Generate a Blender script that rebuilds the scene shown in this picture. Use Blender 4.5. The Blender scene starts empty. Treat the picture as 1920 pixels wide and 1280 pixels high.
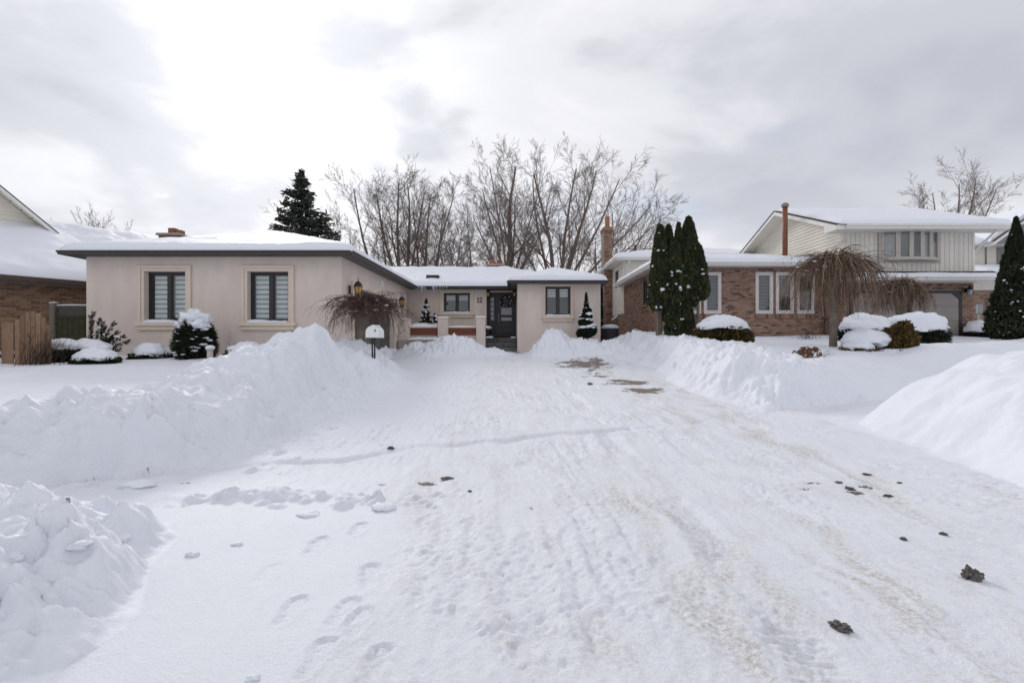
import bpy, math, random
import numpy as np
from mathutils import Vector, Matrix

random.seed(7)
RNG = np.random.default_rng(7)
scene = bpy.context.scene
COL = scene.collection

# ------------------------------------------------------------------ camera
F = 905.0          # focal length in pixels of the 1920 wide photograph
CX, CY = 970.0, 640.0
ZC = 1.35          # eye height above the street
cam_d = bpy.data.cameras.new('camera')
cam_d.sensor_width = 36.0
cam_d.lens = 36.0 * F / 1920.0
cam_d.shift_x = -(CX - 960.0) / 1920.0
cam_d.clip_start = 0.05
cam_d.clip_end = 3000.0
cam = bpy.data.objects.new('camera', cam_d)
COL.objects.link(cam)
cam.location = (0, 0, ZC)
cam.rotation_euler = (math.radians(90), 0, 0)
scene.camera = cam

# ------------------------------------------------------------------ sky, sun, exposure
SUN_AZ, SUN_EL = math.radians(-27.0), math.radians(25.0)     # behind the house, a little to the left
sun_dir = Vector((math.sin(SUN_AZ) * math.cos(SUN_EL), math.cos(SUN_AZ) * math.cos(SUN_EL), math.sin(SUN_EL)))
world = bpy.data.worlds.new('World')
scene.world = world
world.use_nodes = True
wt = world.node_tree
wt.nodes.clear()


def N(t, kind, **kw):
    n = t.nodes.new(kind)
    for k, v in kw.items():
        setattr(n, k, v)
    return n


def math_node(t, op, a, b=None, c=None, clamp=False):
    n = N(t, 'ShaderNodeMath', operation=op)
    n.use_clamp = clamp
    for i, v in enumerate((a, b, c)):
        if v is None:
            continue
        if isinstance(v, (int, float)):
            n.inputs[i].default_value = v
        else:
            t.links.new(v, n.inputs[i])
    return n.outputs[0]


def ramp(t, fac, stops, interp='LINEAR'):
    n = N(t, 'ShaderNodeValToRGB')
    cr = n.color_ramp
    cr.interpolation = interp
    while len(cr.elements) < len(stops):
        cr.elements.new(0.5)
    for e, (p, c) in zip(cr.elements, stops):
        e.position = p
        e.color = (c, c, c, 1) if isinstance(c, (int, float)) else (*c, 1)
    t.links.new(fac, n.inputs[0])
    return n.outputs[0]


def mixrgb(t, fac, a, b, blend='MIX'):
    n = N(t, 'ShaderNodeMix', data_type='RGBA', blend_type=blend)
    for s, v in ((n.inputs[0], fac), (n.inputs[6], a), (n.inputs[7], b)):
        if isinstance(v, (int, float)):
            s.default_value = v
        elif isinstance(v, tuple):
            s.default_value = (*v, 1)
        else:
            t.links.new(v, s)
    return n.outputs[2]


SKY_SEED = 21.3


def build_sky():
    t = wt
    sky = N(t, 'ShaderNodeTexSky', sky_type='NISHITA')
    sky.sun_disc = False
    sky.sun_elevation = SUN_EL
    sky.sun_rotation = SUN_AZ
    sky.air_density = 1.0
    sky.dust_density = 1.5
    bg_sky = N(t, 'ShaderNodeBackground')
    t.links.new(sky.outputs[0], bg_sky.inputs[0])
    bg_sky.inputs[1].default_value = 0.10
    tc = N(t, 'ShaderNodeTexCoord')
    nrm = N(t, 'ShaderNodeVectorMath', operation='NORMALIZE')
    t.links.new(tc.outputs['Generated'], nrm.inputs[0])
    sep = N(t, 'ShaderNodeSeparateXYZ')
    t.links.new(nrm.outputs[0], sep.inputs[0])
    zz = math_node(t, 'ADD', math_node(t, 'MAXIMUM', sep.outputs[2], 0.0), 0.22)
    comb = N(t, 'ShaderNodeCombineXYZ')
    t.links.new(math_node(t, 'DIVIDE', sep.outputs[0], zz), comb.inputs[0])
    t.links.new(math_node(t, 'DIVIDE', sep.outputs[1], zz), comb.inputs[1])
    comb.inputs[2].default_value = SKY_SEED
    n1 = N(t, 'ShaderNodeTexNoise')
    n1.inputs['Scale'].default_value = 1.15
    n1.inputs['Detail'].default_value = 7
    n1.inputs['Roughness'].default_value = 0.5
    n1.inputs['Distortion'].default_value = 0.35
    t.links.new(comb.outputs[0], n1.inputs['Vector'])
    n2 = N(t, 'ShaderNodeTexNoise')
    n2.inputs['Scale'].default_value = 0.62
    n2.inputs['Detail'].default_value = 4
    t.links.new(comb.outputs[0], n2.inputs['Vector'])
    # how thin the cloud is (lets the sun through) near the sun direction
    dot = N(t, 'ShaderNodeVectorMath', operation='DOT_PRODUCT')
    t.links.new(nrm.outputs[0], dot.inputs[0])
    dot.inputs[1].default_value = sun_dir
    d = math_node(t, 'MAXIMUM', dot.outputs['Value'], 0.0)
    glow = math_node(t, 'POWER', d, 26.0)
    wide = math_node(t, 'POWER', d, 3.0)
    thick = math_node(t, 'ADD', math_node(t, 'MULTIPLY', n1.outputs[0], 0.65), math_node(t, 'MULTIPLY', n2.outputs[0], 0.35))
    bright = ramp(t, thick, [(0.38, 1.0), (0.47, 0.68), (0.54, 0.22), (0.62, 0.0)], 'EASE')
    col = mixrgb(t, bright, (0.375, 0.388, 0.44), (0.675, 0.675, 0.70))
    # paler towards the horizon
    hz = ramp(t, sep.outputs[2], [(0.0, 0.75), (0.10, 0.5), (0.32, 0.0)])
    col = mixrgb(t, hz, col, (0.61, 0.62, 0.645))
    lift = math_node(t, 'ADD', math_node(t, 'MULTIPLY', glow, 0.34), math_node(t, 'MULTIPLY', wide, 0.05))
    lift = math_node(t, 'MULTIPLY', lift, math_node(t, 'ADD', math_node(t, 'MULTIPLY', bright, 0.6), 0.5))
    cl = N(t, 'ShaderNodeCombineXYZ')
    for i in range(3):
        t.links.new(lift, cl.inputs[i])
    col = mixrgb(t, 1.0, col, cl.outputs[0], 'ADD')
    bg_cl = N(t, 'ShaderNodeBackground')
    t.links.new(col, bg_cl.inputs[0])
    bg_cl.inputs[1].default_value = 1.0
    n3 = N(t, 'ShaderNodeTexNoise')
    n3.inputs['Scale'].default_value = 1.7
    n3.inputs['Detail'].default_value = 5
    off = N(t, 'ShaderNodeVectorMath', operation='ADD')
    t.links.new(comb.outputs[0], off.inputs[0])
    off.inputs[1].default_value = (4.3, 1.9, 8.0)
    t.links.new(off.outputs[0], n3.inputs['Vector'])
    cover = ramp(t, n3.outputs[0], [(0.0, 1.0), (0.58, 1.0), (0.72, 0.62), (1.0, 0.5)])
    cover = math_node(t, 'MAXIMUM', cover, ramp(t, sep.outputs[2], [(0.0, 1.0), (0.12, 1.0), (0.2, 0.0)]))
    mx = N(t, 'ShaderNodeMixShader')
    t.links.new(cover, mx.inputs[0])
    t.links.new(bg_sky.outputs[0], mx.inputs[1])
    t.links.new(bg_cl.outputs[0], mx.inputs[2])
    out = N(t, 'ShaderNodeOutputWorld')
    t.links.new(mx.outputs[0], out.inputs[0])


build_sky()
sun_d = bpy.data.lights.new('sun', 'SUN')
sun_d.energy = 1.1
sun_d.angle = math.radians(14)
sun_d.color = (1.0, 0.96, 0.90)
sun = bpy.data.objects.new('sun', sun_d)
COL.objects.link(sun)
sun.location = (-20, 40, 30)
sun.rotation_euler = (-sun_dir).to_track_quat('-Z', 'Y').to_euler()

scene.view_settings.view_transform = 'Standard'
scene.view_settings.look = 'None'
scene.view_settings.exposure = 0.48
scene.view_settings.gamma = 1.0
scene.view_settings.use_curve_mapping = False
scene.render.engine = 'CYCLES'
scene.cycles.use_denoising = True
scene.cycles.max_bounces = 7
scene.cycles.diffuse_bounces = 4
scene.cycles.transparent_max_bounces = 12


# ------------------------------------------------------------------ helpers
def WX(px, Y):
    return (px - CX) * Y / F


def WZ(py, Y):
    return ZC + (CY - py) * Y / F


def tag(o, label=None, cat=None, group=None, kind=None):
    if label:
        o['label'] = label
    if cat:
        o['category'] = cat
    if group:
        o['group'] = group
    if kind:
        o['kind'] = kind
    return o


WL = {}          # world location of every object built


def thing(name, loc, label, cat, group=None):
    o = bpy.data.objects.new(name, None)
    o.empty_display_size = 0.2
    COL.objects.link(o)
    o.location = loc
    WL[o.name] = Vector(loc)
    return tag(o, label, cat, group)


def link_mesh(name, me, parent=None, world=(0, 0, 0)):
    o = bpy.data.objects.new(name, me)
    COL.objects.link(o)
    world = Vector(world)
    if parent is not None:
        o.parent = parent
        o.location = world - WL[parent.name]
    else:
        o.location = world
    WL[o.name] = world
    return o


def mesh_np(name, verts, faces, mat=None, smooth=False):
    """verts (n,3) array, faces (m,k) array of one face size, or list of lists"""
    me = bpy.data.meshes.new(name)
    verts = np.asarray(verts, dtype=np.float32)
    if isinstance(faces, np.ndarray):
        m, k = faces.shape
        me.vertices.add(len(verts))
        me.vertices.foreach_set('co', verts.ravel())
        me.loops.add(m * k)
        me.loops.foreach_set('vertex_index', faces.astype(np.int32).ravel())
        me.polygons.add(m)
        me.polygons.foreach_set('loop_start', np.arange(0, m * k, k, dtype=np.int32))
        me.update(calc_edges=True)
    else:
        me.from_pydata(verts.tolist(), [], faces)
        me.update()
    if mat is not None:
        me.materials.append(mat)
    if smooth:
        me.polygons.foreach_set('use_smooth', np.ones(len(me.polygons), dtype=bool))
    return me


def ident(u, w, z):
    return (u, w, z)


def frame(ox, oy, ang):
    """local u along the wall, w outward (to the right hand side of u), z up"""
    c, s = math.cos(ang), math.sin(ang)
    return lambda u, w, z: (ox + u * c + w * s, oy + u * s - w * c, z)


class MB:
    def __init__(self, T=ident):
        self.v, self.f, self.T = [], [], T

    def add(self, vs, fs):
        b = len(self.v)
        self.v += [self.T(*p) for p in vs]
        self.f += [[b + i for i in q] for q in fs]
        return self

    def box(self, a0, a1, b0, b1, c0, c1):
        vs = [(a0, b0, c0), (a1, b0, c0), (a1, b1, c0), (a0, b1, c0), (a0, b0, c1), (a1, b0, c1), (a1, b1, c1), (a0, b1, c1)]
        return self.add(vs, [(3, 2, 1, 0), (4, 5, 6, 7), (0, 1, 5, 4), (1, 2, 6, 5), (2, 3, 7, 6), (3, 0, 4, 7)])

    def bbox(self, a0, a1, b0, b1, c0, c1, r=0.01):
        """box with chamfered edges"""
        r = min(r, (a1 - a0) * .45, (b1 - b0) * .45, (c1 - c0) * .45)
        A, B, C_ = (a0, a1), (b0, b1), (c0, c1)
        sg = (1, -1)
        vs, idx = [], {}
        for i in (0, 1):
            for j in (0, 1):
                for k in (0, 1):
                    for ax in range(3):
                        p = [A[i] + sg[i] * r, B[j] + sg[j] * r, C_[k] + sg[k] * r]
                        p[ax] = (A[i], B[j], C_[k])[ax]
                        idx[(i, j, k, ax)] = len(vs)
                        vs.append(tuple(p))
        g = lambda i, j, k, ax: idx[(i, j, k, ax)]
        fs = []
        for i in (0, 1):
            fs.append([g(i, 0, 0, 0), g(i, 1, 0, 0), g(i, 1, 1, 0), g(i, 0, 1, 0)])
            fs.append([g(0, i, 0, 1), g(1, i, 0, 1), g(1, i, 1, 1), g(0, i, 1, 1)])
            fs.append([g(0, 0, i, 2), g(1, 0, i, 2), g(1, 1, i, 2), g(0, 1, i, 2)])
        for i in (0, 1):
            for j in (0, 1):
                fs.append([g(i, j, 0, 0), g(i, j, 1, 0), g(i, j, 1, 1), g(i, j, 0, 1)])
                fs.append([g(i, 0, j, 0), g(i, 1, j, 0), g(i, 1, j, 2), g(i, 0, j, 2)])
                fs.append([g(0, i, j, 1), g(1, i, j, 1), g(1, i, j, 2), g(0, i, j, 2)])
                for k in (0, 1):
                    fs.append([g(i, j, k, 0), g(i, j, k, 1), g(i, j, k, 2)])
        return self.add(vs, fs)

    def prism(self, poly, axis, a0, a1):
        """poly of 2d points in the two other axes, extruded along axis"""
        n = len(poly)

        def p3(p, a):
            q = list(p)
            q.insert(axis, a)
            return tuple(q)
        vs = [p3(p, a0) for p in poly] + [p3(p, a1) for p in poly]
        fs = [list(range(n))[::-1], [n + i for i in range(n)]]
        for i in range(n):
            j = (i + 1) % n
            fs.append([i, j, n + j, n + i])
        return self.add(vs, fs)

    def tube(self, pts, rad, n=8, cap=True):
        pts = [Vector(p) for p in pts]
        if not isinstance(rad, (list, tuple)):
            rad = [rad] * len(pts)
        vs, fs = [], []
        up = Vector((0, 0, 1))
        for i, p in enumerate(pts):
            d = (pts[min(i + 1, len(pts) - 1)] - pts[max(i - 1, 0)])
            d = d.normalized() if d.length > 1e-9 else up
            a = d.orthogonal().normalized() if i == 0 else (a - d * a.dot(d)).normalized()
            b = d.cross(a)
            for k in range(n):
                t = 2 * math.pi * k / n
                vs.append(tuple(p + (a * math.cos(t) + b * math.sin(t)) * rad[i]))
        for i in range(len(pts) - 1):
            for k in range(n):
                k2 = (k + 1) % n
                fs.append([i * n + k, i * n + k2, (i + 1) * n + k2, (i + 1) * n + k])
        if cap:
            fs.append(list(range(n))[::-1])
            fs.append([(len(pts) - 1) * n + k for k in range(n)])
        return self.add(vs, fs)

    def lathe(self, prof, c=(0, 0), n=12):
        """prof list of (r,z) about a vertical axis at c"""
        vs, fs = [], []
        for r, z in prof:
            for k in range(n):
                t = 2 * math.pi * k / n
                vs.append((c[0] + r * math.cos(t), c[1] + r * math.sin(t), z))
        for i in range(len(prof) - 1):
            for k in range(n):
                k2 = (k + 1) % n
                fs.append([i * n + k, i * n + k2, (i + 1) * n + k2, (i + 1) * n + k])
        fs.append(list(range(n))[::-1])
        fs.append([(len(prof) - 1) * n + k for k in range(n)])
        return self.add(vs, fs)

    def quad(self, a, b, c, d):
        return self.add([a, b, c, d], [[0, 1, 2, 3]])

    def build(self, name, mat, parent=None, smooth=False, fix=True):
        me = bpy.data.meshes.new(name)
        me.from_pydata([tuple(p) for p in self.v], [], self.f)
        if fix:
            import bmesh
            bm = bmesh.new()
            bm.from_mesh(me)
            bmesh.ops.recalc_face_normals(bm, faces=bm.faces)
            bm.to_mesh(me)
            bm.free()
        me.update()
        me.materials.append(mat)
        if smooth:
            me.polygons.foreach_set('use_smooth', np.ones(len(me.polygons), dtype=bool))
        return link_mesh(name, me, parent)


# ---- vectorised noise
def _hash(ix, iy, seed):
    h = (ix.astype(np.int64) * 374761393 + iy.astype(np.int64) * 668265263 + seed * 974634533) & 0xFFFFFFFF
    h = ((h ^ (h >> 13)) * 1274126177) & 0xFFFFFFFF
    h = (h ^ (h >> 16)) & 0xFFFFFFFF
    return h


def gnoise(x, y, seed=0):
    """gradient noise about -0.7..0.7"""
    ix, iy = np.floor(x), np.floor(y)
    fx, fy = x - ix, y - iy
    ux, uy = fx * fx * fx * (fx * (fx * 6 - 15) + 10), fy * fy * fy * (fy * (fy * 6 - 15) + 10)

    def g(dx, dy):
        a = _hash(ix + dx, iy + dy, seed) * (2 * math.pi / 4294967296.0)
        return np.cos(a) * (fx - dx) + np.sin(a) * (fy - dy)
    n00, n10, n01, n11 = g(0, 0), g(1, 0), g(0, 1), g(1, 1)
    a = n00 + ux * (n10 - n00)
    b = n01 + ux * (n11 - n01)
    return (a + uy * (b - a)) * 1.4


def fbm(x, y, octs=5, seed=0, gain=0.5, lac=2.03):
    s, a = 0, 1.0
    for o in range(octs):
        s = s + a * gnoise(x, y, seed + o * 17)
        x, y = x * lac + 3.1, y * lac + 7.7
        a *= gain
    return s


def sst(a, b, x):
    t = np.clip((x - a) / (b - a), 0, 1)
    return t * t * (3 - 2 * t)


# ------------------------------------------------------------------ materials
MATS = {}


def new_mat(name):
    m = bpy.data.materials.new(name)
    m.use_nodes = True
    t = m.node_tree
    b = t.nodes['Principled BSDF']
    MATS[name] = m
    return m, t, b


def pos_noise(t, scale, detail=3, rough=0.5, stretch=None):
    g = N(t, 'ShaderNodeNewGeometry')
    v = g.outputs['Position']
    if stretch:
        mp = N(t, 'ShaderNodeVectorMath', operation='MULTIPLY')
        t.links.new(v, mp.inputs[0])
        mp.inputs[1].default_value = stretch
        v = mp.outputs[0]
    n = N(t, 'ShaderNodeTexNoise')
    n.inputs['Scale'].default_value = scale
    n.inputs['Detail'].default_value = detail
    n.inputs['Roughness'].default_value = rough
    t.links.new(v, n.inputs['Vector'])
    return n.outputs[0]


def add_bump(t, b, h, strength, dist):
    bp = N(t, 'ShaderNodeBump')
    bp.inputs['Strength'].default_value = strength
    bp.inputs['Distance'].default_value = dist
    t.links.new(h, bp.inputs['Height'])
    t.links.new(bp.outputs[0], b.inputs['Normal'])


def simple(name, col, rough=0.7, var=0.15, scale=4.0, bump=0.0, bscale=60.0, metal=0.0, stretch=None, spec=0.4, col2=None, objrand=0.0):
    m, t, b = new_mat(name)
    n = pos_noise(t, scale, 5, 0.6, stretch)
    f = ramp(t, n, [(0.30, 0.0), (0.70, 1.0)])
    lo = tuple(c * (1 - var) for c in col)
    hi = col2 or tuple(min(1, c * (1 + var)) for c in col)
    c = mixrgb(t, f, lo, hi)
    if objrand:
        oi = N(t, 'ShaderNodeObjectInfo')
        k = math_node(t, 'ADD', math_node(t, 'MULTIPLY', oi.outputs['Random'], 2 * objrand), 1 - objrand)
        cc = N(t, 'ShaderNodeCombineXYZ')
        for i in range(3):
            t.links.new(k, cc.inputs[i])
        c = mixrgb(t, 1.0, c, cc.outputs[0], 'MULTIPLY')
    t.links.new(c, b.inputs['Base Color'])
    b.inputs['Roughness'].default_value = rough
    b.inputs['Metallic'].default_value = metal
    b.inputs['Specular IOR Level'].default_value = spec
    if bump:
        add_bump(t, b, pos_noise(t, bscale, 4, 0.6, stretch), bump, 0.01)
    return m


SNOW_C = (0.80, 0.825, 0.885)


def snow_mat(name, dirt=False):
    m, t, b = new_mat(name)
    b.inputs['Roughness'].default_value = 0.55
    b.inputs['Specular IOR Level'].default_value = 0.25
    fine = pos_noise(t, 55.0, 6, 0.65)
    mid = pos_noise(t, 9.0, 4, 0.55)
    c = mixrgb(t, ramp(t, mid, [(0.3, 0.0), (0.7, 1.0)]), tuple(x * 0.97 for x in SNOW_C), SNOW_C)
    if dirt:
        at = N(t, 'ShaderNodeAttribute', attribute_name='dirt')
        sp = N(t, 'ShaderNodeSeparateXYZ')
        t.links.new(at.outputs['Vector'], sp.inputs[0])
        grain = pos_noise(t, 34.0, 6, 0.72)
        g2 = pos_noise(t, 150.0, 3, 0.7)
        # sandy tint
        sandf = math_node(t, 'MULTIPLY', sp.outputs[0], ramp(t, grain, [(0.40, 0.0), (0.62, 1.0)]))
        c = mixrgb(t, math_node(t, 'MULTIPLY', sandf, 0.85, clamp=True), c, (0.46, 0.40, 0.33))
        # fine dirt specks
        sf = math_node(t, 'MULTIPLY', ramp(t, g2, [(0.60, 0.0), (0.68, 1.0)]), math_node(t, 'ADD', math_node(t, 'MULTIPLY', sp.outputs[0], 0.7), sp.outputs[2]), clamp=True)
        c = mixrgb(t, math_node(t, 'MULTIPLY', sf, 0.8), c, (0.22, 0.18, 0.14))
        # bare paving
        pv = math_node(t, 'ADD', sp.outputs[1], math_node(t, 'MULTIPLY', math_node(t, 'SUBTRACT', grain, 0.5), 0.9))
        pf = ramp(t, pv, [(0.50, 0.0), (0.58, 1.0)])
        c = mixrgb(t, pf, c, mixrgb(t, grain, (0.12, 0.095, 0.08), (0.27, 0.225, 0.19)))
    t.links.new(c, b.inputs['Base Color'])
    hsum = math_node(t, 'ADD', math_node(t, 'MULTIPLY', fine, 0.6), math_node(t, 'MULTIPLY', pos_noise(t, 190.0, 3, 0.7), 0.25))
    add_bump(t, b, hsum, 0.85 if dirt else 0.6, 0.02)
    return m


M_SNOW = snow_mat('snow')
M_DRIVE = snow_mat('packed_snow', True)
M_STUCCO = simple('stucco', (0.68, 0.59, 0.53), 0.9, 0.07, 2.2, 0.6, 110.0, spec=0.15, stretch=(1, 1, .35))
M_TRIM = simple('moulding', (0.69, 0.59, 0.50), 0.85, 0.05, 2.0, 0.25, 120.0, spec=0.2)
M_FASCIA = simple('dark_fascia', (0.055, 0.05, 0.05), 0.45, 0.15, 6.0)
M_SOFFIT = simple('dark_soffit', (0.10, 0.09, 0.085), 0.6, 0.15, 6.0)
M_FRAME = simple('dark_frame', (0.03, 0.025, 0.025), 0.4, 0.15, 8.0)
M_SHINGLE = simple('shingle', (0.05, 0.047, 0.045), 0.95, 0.3, 25.0, 0.5, 90.0)
M_DOOR = simple('door_paint', (0.022, 0.021, 0.03), 0.38, 0.15, 5.0)
M_STEEL = simple('brushed_steel', (0.55, 0.53, 0.50), 0.3, 0.05, 9.0, metal=1.0)
M_STONE = simple('grey_stone', (0.105, 0.10, 0.098), 0.85, 0.35, 9.0, 0.6, 45.0, objrand=0.25)
M_WOODP = simple('red_brown_plank', (0.17, 0.06, 0.035), 0.6, 0.25, 6.0, 0.2, 60.0, stretch=(1, 8, 10), objrand=0.12)
M_GARAGE = simple('grey_garage_door', (0.085, 0.08, 0.078), 0.5, 0.1, 3.0)
M_BLACK = simple('black_iron', (0.012, 0.011, 0.011), 0.4, 0.2, 12.0)
M_AMBER = simple('amber_glass', (0.50, 0.28, 0.06), 0.25, 0.2, 14.0)
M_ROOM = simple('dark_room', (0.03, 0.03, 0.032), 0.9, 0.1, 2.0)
M_BLIND = simple('blind_fabric', (0.78, 0.80, 0.78), 0.8, 0.05, 4.0)
M_VENETIAN = simple('venetian_slat', (0.30, 0.30, 0.29), 0.7, 0.05, 4.0)
M_SHEER = simple('blind_sheer', (0.20, 0.24, 0.24), 0.8, 0.05, 4.0)
M_CURTAIN = simple('curtain', (0.42, 0.42, 0.41), 0.9, 0.1, 4.0)
M_FROST = simple('frosted_glass', (0.34, 0.36, 0.41), 0.22, 0.06, 10.0)
M_MORTAR = simple('mortar', (0.30, 0.27, 0.25), 0.95, 0.15, 12.0, 0.4, 80.0)
M_CREAM = simple('cream_siding', (0.73, 0.69, 0.61), 0.6, 0.04, 2.0, 0.08, 40.0, objrand=0.03)
M_CREAM_V = simple('cream_board', (0.68, 0.65, 0.59), 0.65, 0.04, 2.0, 0.08, 40.0, objrand=0.035)
M_WHITE = simple('white_paint', (0.74, 0.72, 0.68), 0.5, 0.04, 3.0)
M_PINKTRIM = simple('taupe_window_paint', (0.47, 0.425, 0.39), 0.6, 0.06, 3.0)
M_PALEFRAME = simple('pale_window_paint', (0.66, 0.60, 0.58), 0.55, 0.05, 3.0)
M_GDOOR = simple('taupe_garage_door', (0.33, 0.295, 0.27), 0.6, 0.05, 2.0, 0.1, 40.0)
M_RUST = simple('brown_flue', (0.20, 0.075, 0.04), 0.5, 0.2, 6.0)
M_CONC = simple('concrete', (0.32, 0.30, 0.28), 0.9, 0.2, 6.0, 0.4, 60.0)
M_FENCE = simple('fence_wood', (0.21, 0.13, 0.08), 0.85, 0.3, 5.0, 0.35, 50.0, stretch=(10, 10, 1), objrand=0.25)
M_FENCE_OLD = simple('grey_fence_wood', (0.17, 0.15, 0.125), 0.9, 0.3, 5.0, 0.35, 50.0, stretch=(10, 10, 1), objrand=0.2)
M_MOSS = simple('mossy_board', (0.035, 0.035, 0.014), 0.9, 0.4, 7.0, 0.3, 50.0)
M_TWIG = simple('bare_bark', (0.19, 0.15, 0.13), 0.9, 0.3, 6.0)
M_TRUNK = simple('grey_bark', (0.17, 0.14, 0.115), 0.95, 0.35, 7.0, 0.8, 35.0, stretch=(5, 5, 1))
M_WEEP = simple('tan_twig', (0.27, 0.18, 0.115), 0.85, 0.35, 9.0)
M_WEEP2 = simple('red_brown_twig', (0.115, 0.065, 0.05), 0.85, 0.35, 9.0)
M_CLOD = simple('frozen_dirt', (0.075, 0.062, 0.052), 0.95, 0.6, 55.0, 0.9, 60.0, col2=(0.22, 0.205, 0.195))
M_DRYFLOWER = simple('dry_flower', (0.20, 0.10, 0.05), 0.9, 0.4, 20.0)
M_NAVY = simple('barbecue_cover', (0.03, 0.03, 0.045), 0.65, 0.2, 8.0)
M_METER = simple('grey_meter', (0.25, 0.27, 0.27), 0.5, 0.1, 8.0)
M_DARKGREY = simple('grey_shutter', (0.22, 0.21, 0.205), 0.6, 0.1, 5.0)
M_YELLOWGOLD = simple('red_mark', (0.35, 0.03, 0.03), 0.5, 0.1, 5.0)
M_BAUBLE = simple('wreath_bauble', (0.55, 0.55, 0.56), 0.3, 0.2, 20.0)


def brick_mat(name, stops):
    m, t, b = new_mat(name)
    at = N(t, 'ShaderNodeAttribute', attribute_name='tint')
    oi = N(t, 'ShaderNodeObjectInfo')
    v = math_node(t, 'FRACT', math_node(t, 'ADD', at.outputs['Fac'], oi.outputs['Random']))
    c = ramp(t, v, stops)
    g = pos_noise(t, 45.0, 4, 0.7)
    c = mixrgb(t, ramp(t, g, [(0.3, 0.0), (0.8, 0.45)]), c, (0.10, 0.07, 0.055))
    t.links.new(c, b.inputs['Base Color'])
    b.inputs['Roughness'].default_value = 0.9
    b.inputs['Specular IOR Level'].default_value = 0.2
    add_bump(t, b, pos_noise(t, 90.0, 4, 0.7), 0.5, 0.006)
    return m


M_BRICK_R = brick_mat('red_brown_brick', [(0.0, (0.26, 0.145, 0.10)), (0.3, (0.36, 0.22, 0.155)), (0.6, (0.45, 0.30, 0.22)), (0.85, (0.31, 0.20, 0.155)), (0.94, (0.13, 0.085, 0.07)), (1.0, (0.15, 0.10, 0.08))])
M_BRICK_L = brick_mat('yellow_brown_brick', [(0.0, (0.12, 0.066, 0.04)), (0.35, (0.215, 0.125, 0.07)), (0.65, (0.31, 0.19, 0.105)), (0.9, (0.20, 0.10, 0.065)), (1.0, (0.09, 0.05, 0.035))])
M_CHIMBRICK = brick_mat('orange_brick', [(0.0, (0.30, 0.12, 0.07)), (0.5, (0.40, 0.18, 0.11)), (1.0, (0.26, 0.11, 0.075))])


def glass_mat():
    m, t, b = new_mat('window_glass')
    t.nodes.remove(b)
    tr = N(t, 'ShaderNodeBsdfTransparent')
    tr.inputs[0].default_value = (0.80, 0.84, 0.84, 1)
    gl = N(t, 'ShaderNodeBsdfGlossy')
    gl.inputs['Roughness'].default_value = 0.015
    gl.inputs['Color'].default_value = (0.9, 0.93, 0.97, 1)
    g = N(t, 'ShaderNodeNewGeometry')
    dt = N(t, 'ShaderNodeVectorMath', operation='DOT_PRODUCT')
    t.links.new(g.outputs['Normal'], dt.inputs[0])
    t.links.new(g.outputs['Incoming'], dt.inputs[1])
    c1 = math_node(t, 'SUBTRACT', 1.0, math_node(t, 'ABSOLUTE', dt.outputs['Value']), clamp=True)
    fac = math_node(t, 'ADD', 0.11, math_node(t, 'MULTIPLY', math_node(t, 'POWER', c1, 4.0), 0.85), clamp=True)
    mx = N(t, 'ShaderNodeMixShader')
    t.links.new(fac, mx.inputs[0])
    t.links.new(tr.outputs[0], mx.inputs[1])
    t.links.new(gl.outputs[0], mx.inputs[2])
    t.links.new(mx.outputs[0], t.nodes['Material Output'].inputs[0])
    return m


M_GLASS = glass_mat()


def ice_mat():
    m, t, b = new_mat('ice')
    b.inputs['Base Color'].default_value = (0.85, 0.88, 0.92, 1)
    b.inputs['Roughness'].default_value = 0.15
    b.inputs['Transmission Weight'].default_value = 0.5
    b.inputs['IOR'].default_value = 1.31
    return m


M_ICE = ice_mat()


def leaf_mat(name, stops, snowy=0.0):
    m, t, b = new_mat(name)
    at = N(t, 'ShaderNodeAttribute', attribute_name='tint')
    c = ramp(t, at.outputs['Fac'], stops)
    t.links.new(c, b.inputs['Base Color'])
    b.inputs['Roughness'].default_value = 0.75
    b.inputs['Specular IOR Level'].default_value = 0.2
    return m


M_CEDAR = leaf_mat('cedar_green', [(0.0, (0.016, 0.024, 0.012)), (0.5, (0.035, 0.047, 0.022)), (0.85, (0.065, 0.068, 0.03)), (1.0, (0.10, 0.075, 0.035))])
M_YEW = leaf_mat('yew_green', [(0.0, (0.010, 0.016, 0.009)), (0.6, (0.025, 0.035, 0.018)), (1.0, (0.055, 0.06, 0.028))])
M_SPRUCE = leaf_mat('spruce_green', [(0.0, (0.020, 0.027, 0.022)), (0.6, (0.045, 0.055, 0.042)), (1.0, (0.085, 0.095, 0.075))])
M_JUNIPER = leaf_mat('bronze_juniper', [(0.0, (0.03, 0.03, 0.014)), (0.35, (0.07, 0.06, 0.022)), (0.7, (0.16, 0.095, 0.03)), (1.0, (0.24, 0.15, 0.055))])

# ------------------------------------------------------------------ the ground: one snow sheet, cut into its regions
def spaced(segs):
    out = []
    for a, b, s0, s1 in segs:
        # spacing grows from s0 to s1 between a and b
        n = max(2, int(round((b - a) / ((s0 + s1) / 2))))
        t = np.linspace(0, 1, n + 1)
        k = s0 / (s0 + s1) * 2
        out.append(a + (b - a) * (k * t + (1 - k) * t * t))
    xs = np.unique(np.round(np.concatenate(out), 5))
    return xs


gx = spaced([(-600, -60, 60, 20), (-60, -16, 8, .35), (-16, -7, .30, .065), (-7, -3.2, .06, .026), (-3.2, 2.6, .02, .02), (2.6, 7, .026, .05), (7, 16, .06, .25), (16, 60, .35, 8), (60, 600, 20, 60)])
gy = spaced([(-500, -20, 60, 6), (-20, 1.0, 2, .1), (1.0, 1.9, .06, .014), (1.9, 5.2, .0125, .022), (5.2, 10, .022, .05), (10, 24, .055, .14), (24, 60, .3, 5), (60, 900, 8, 80)])
GX, GY = np.meshgrid(gx, gy)


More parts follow.
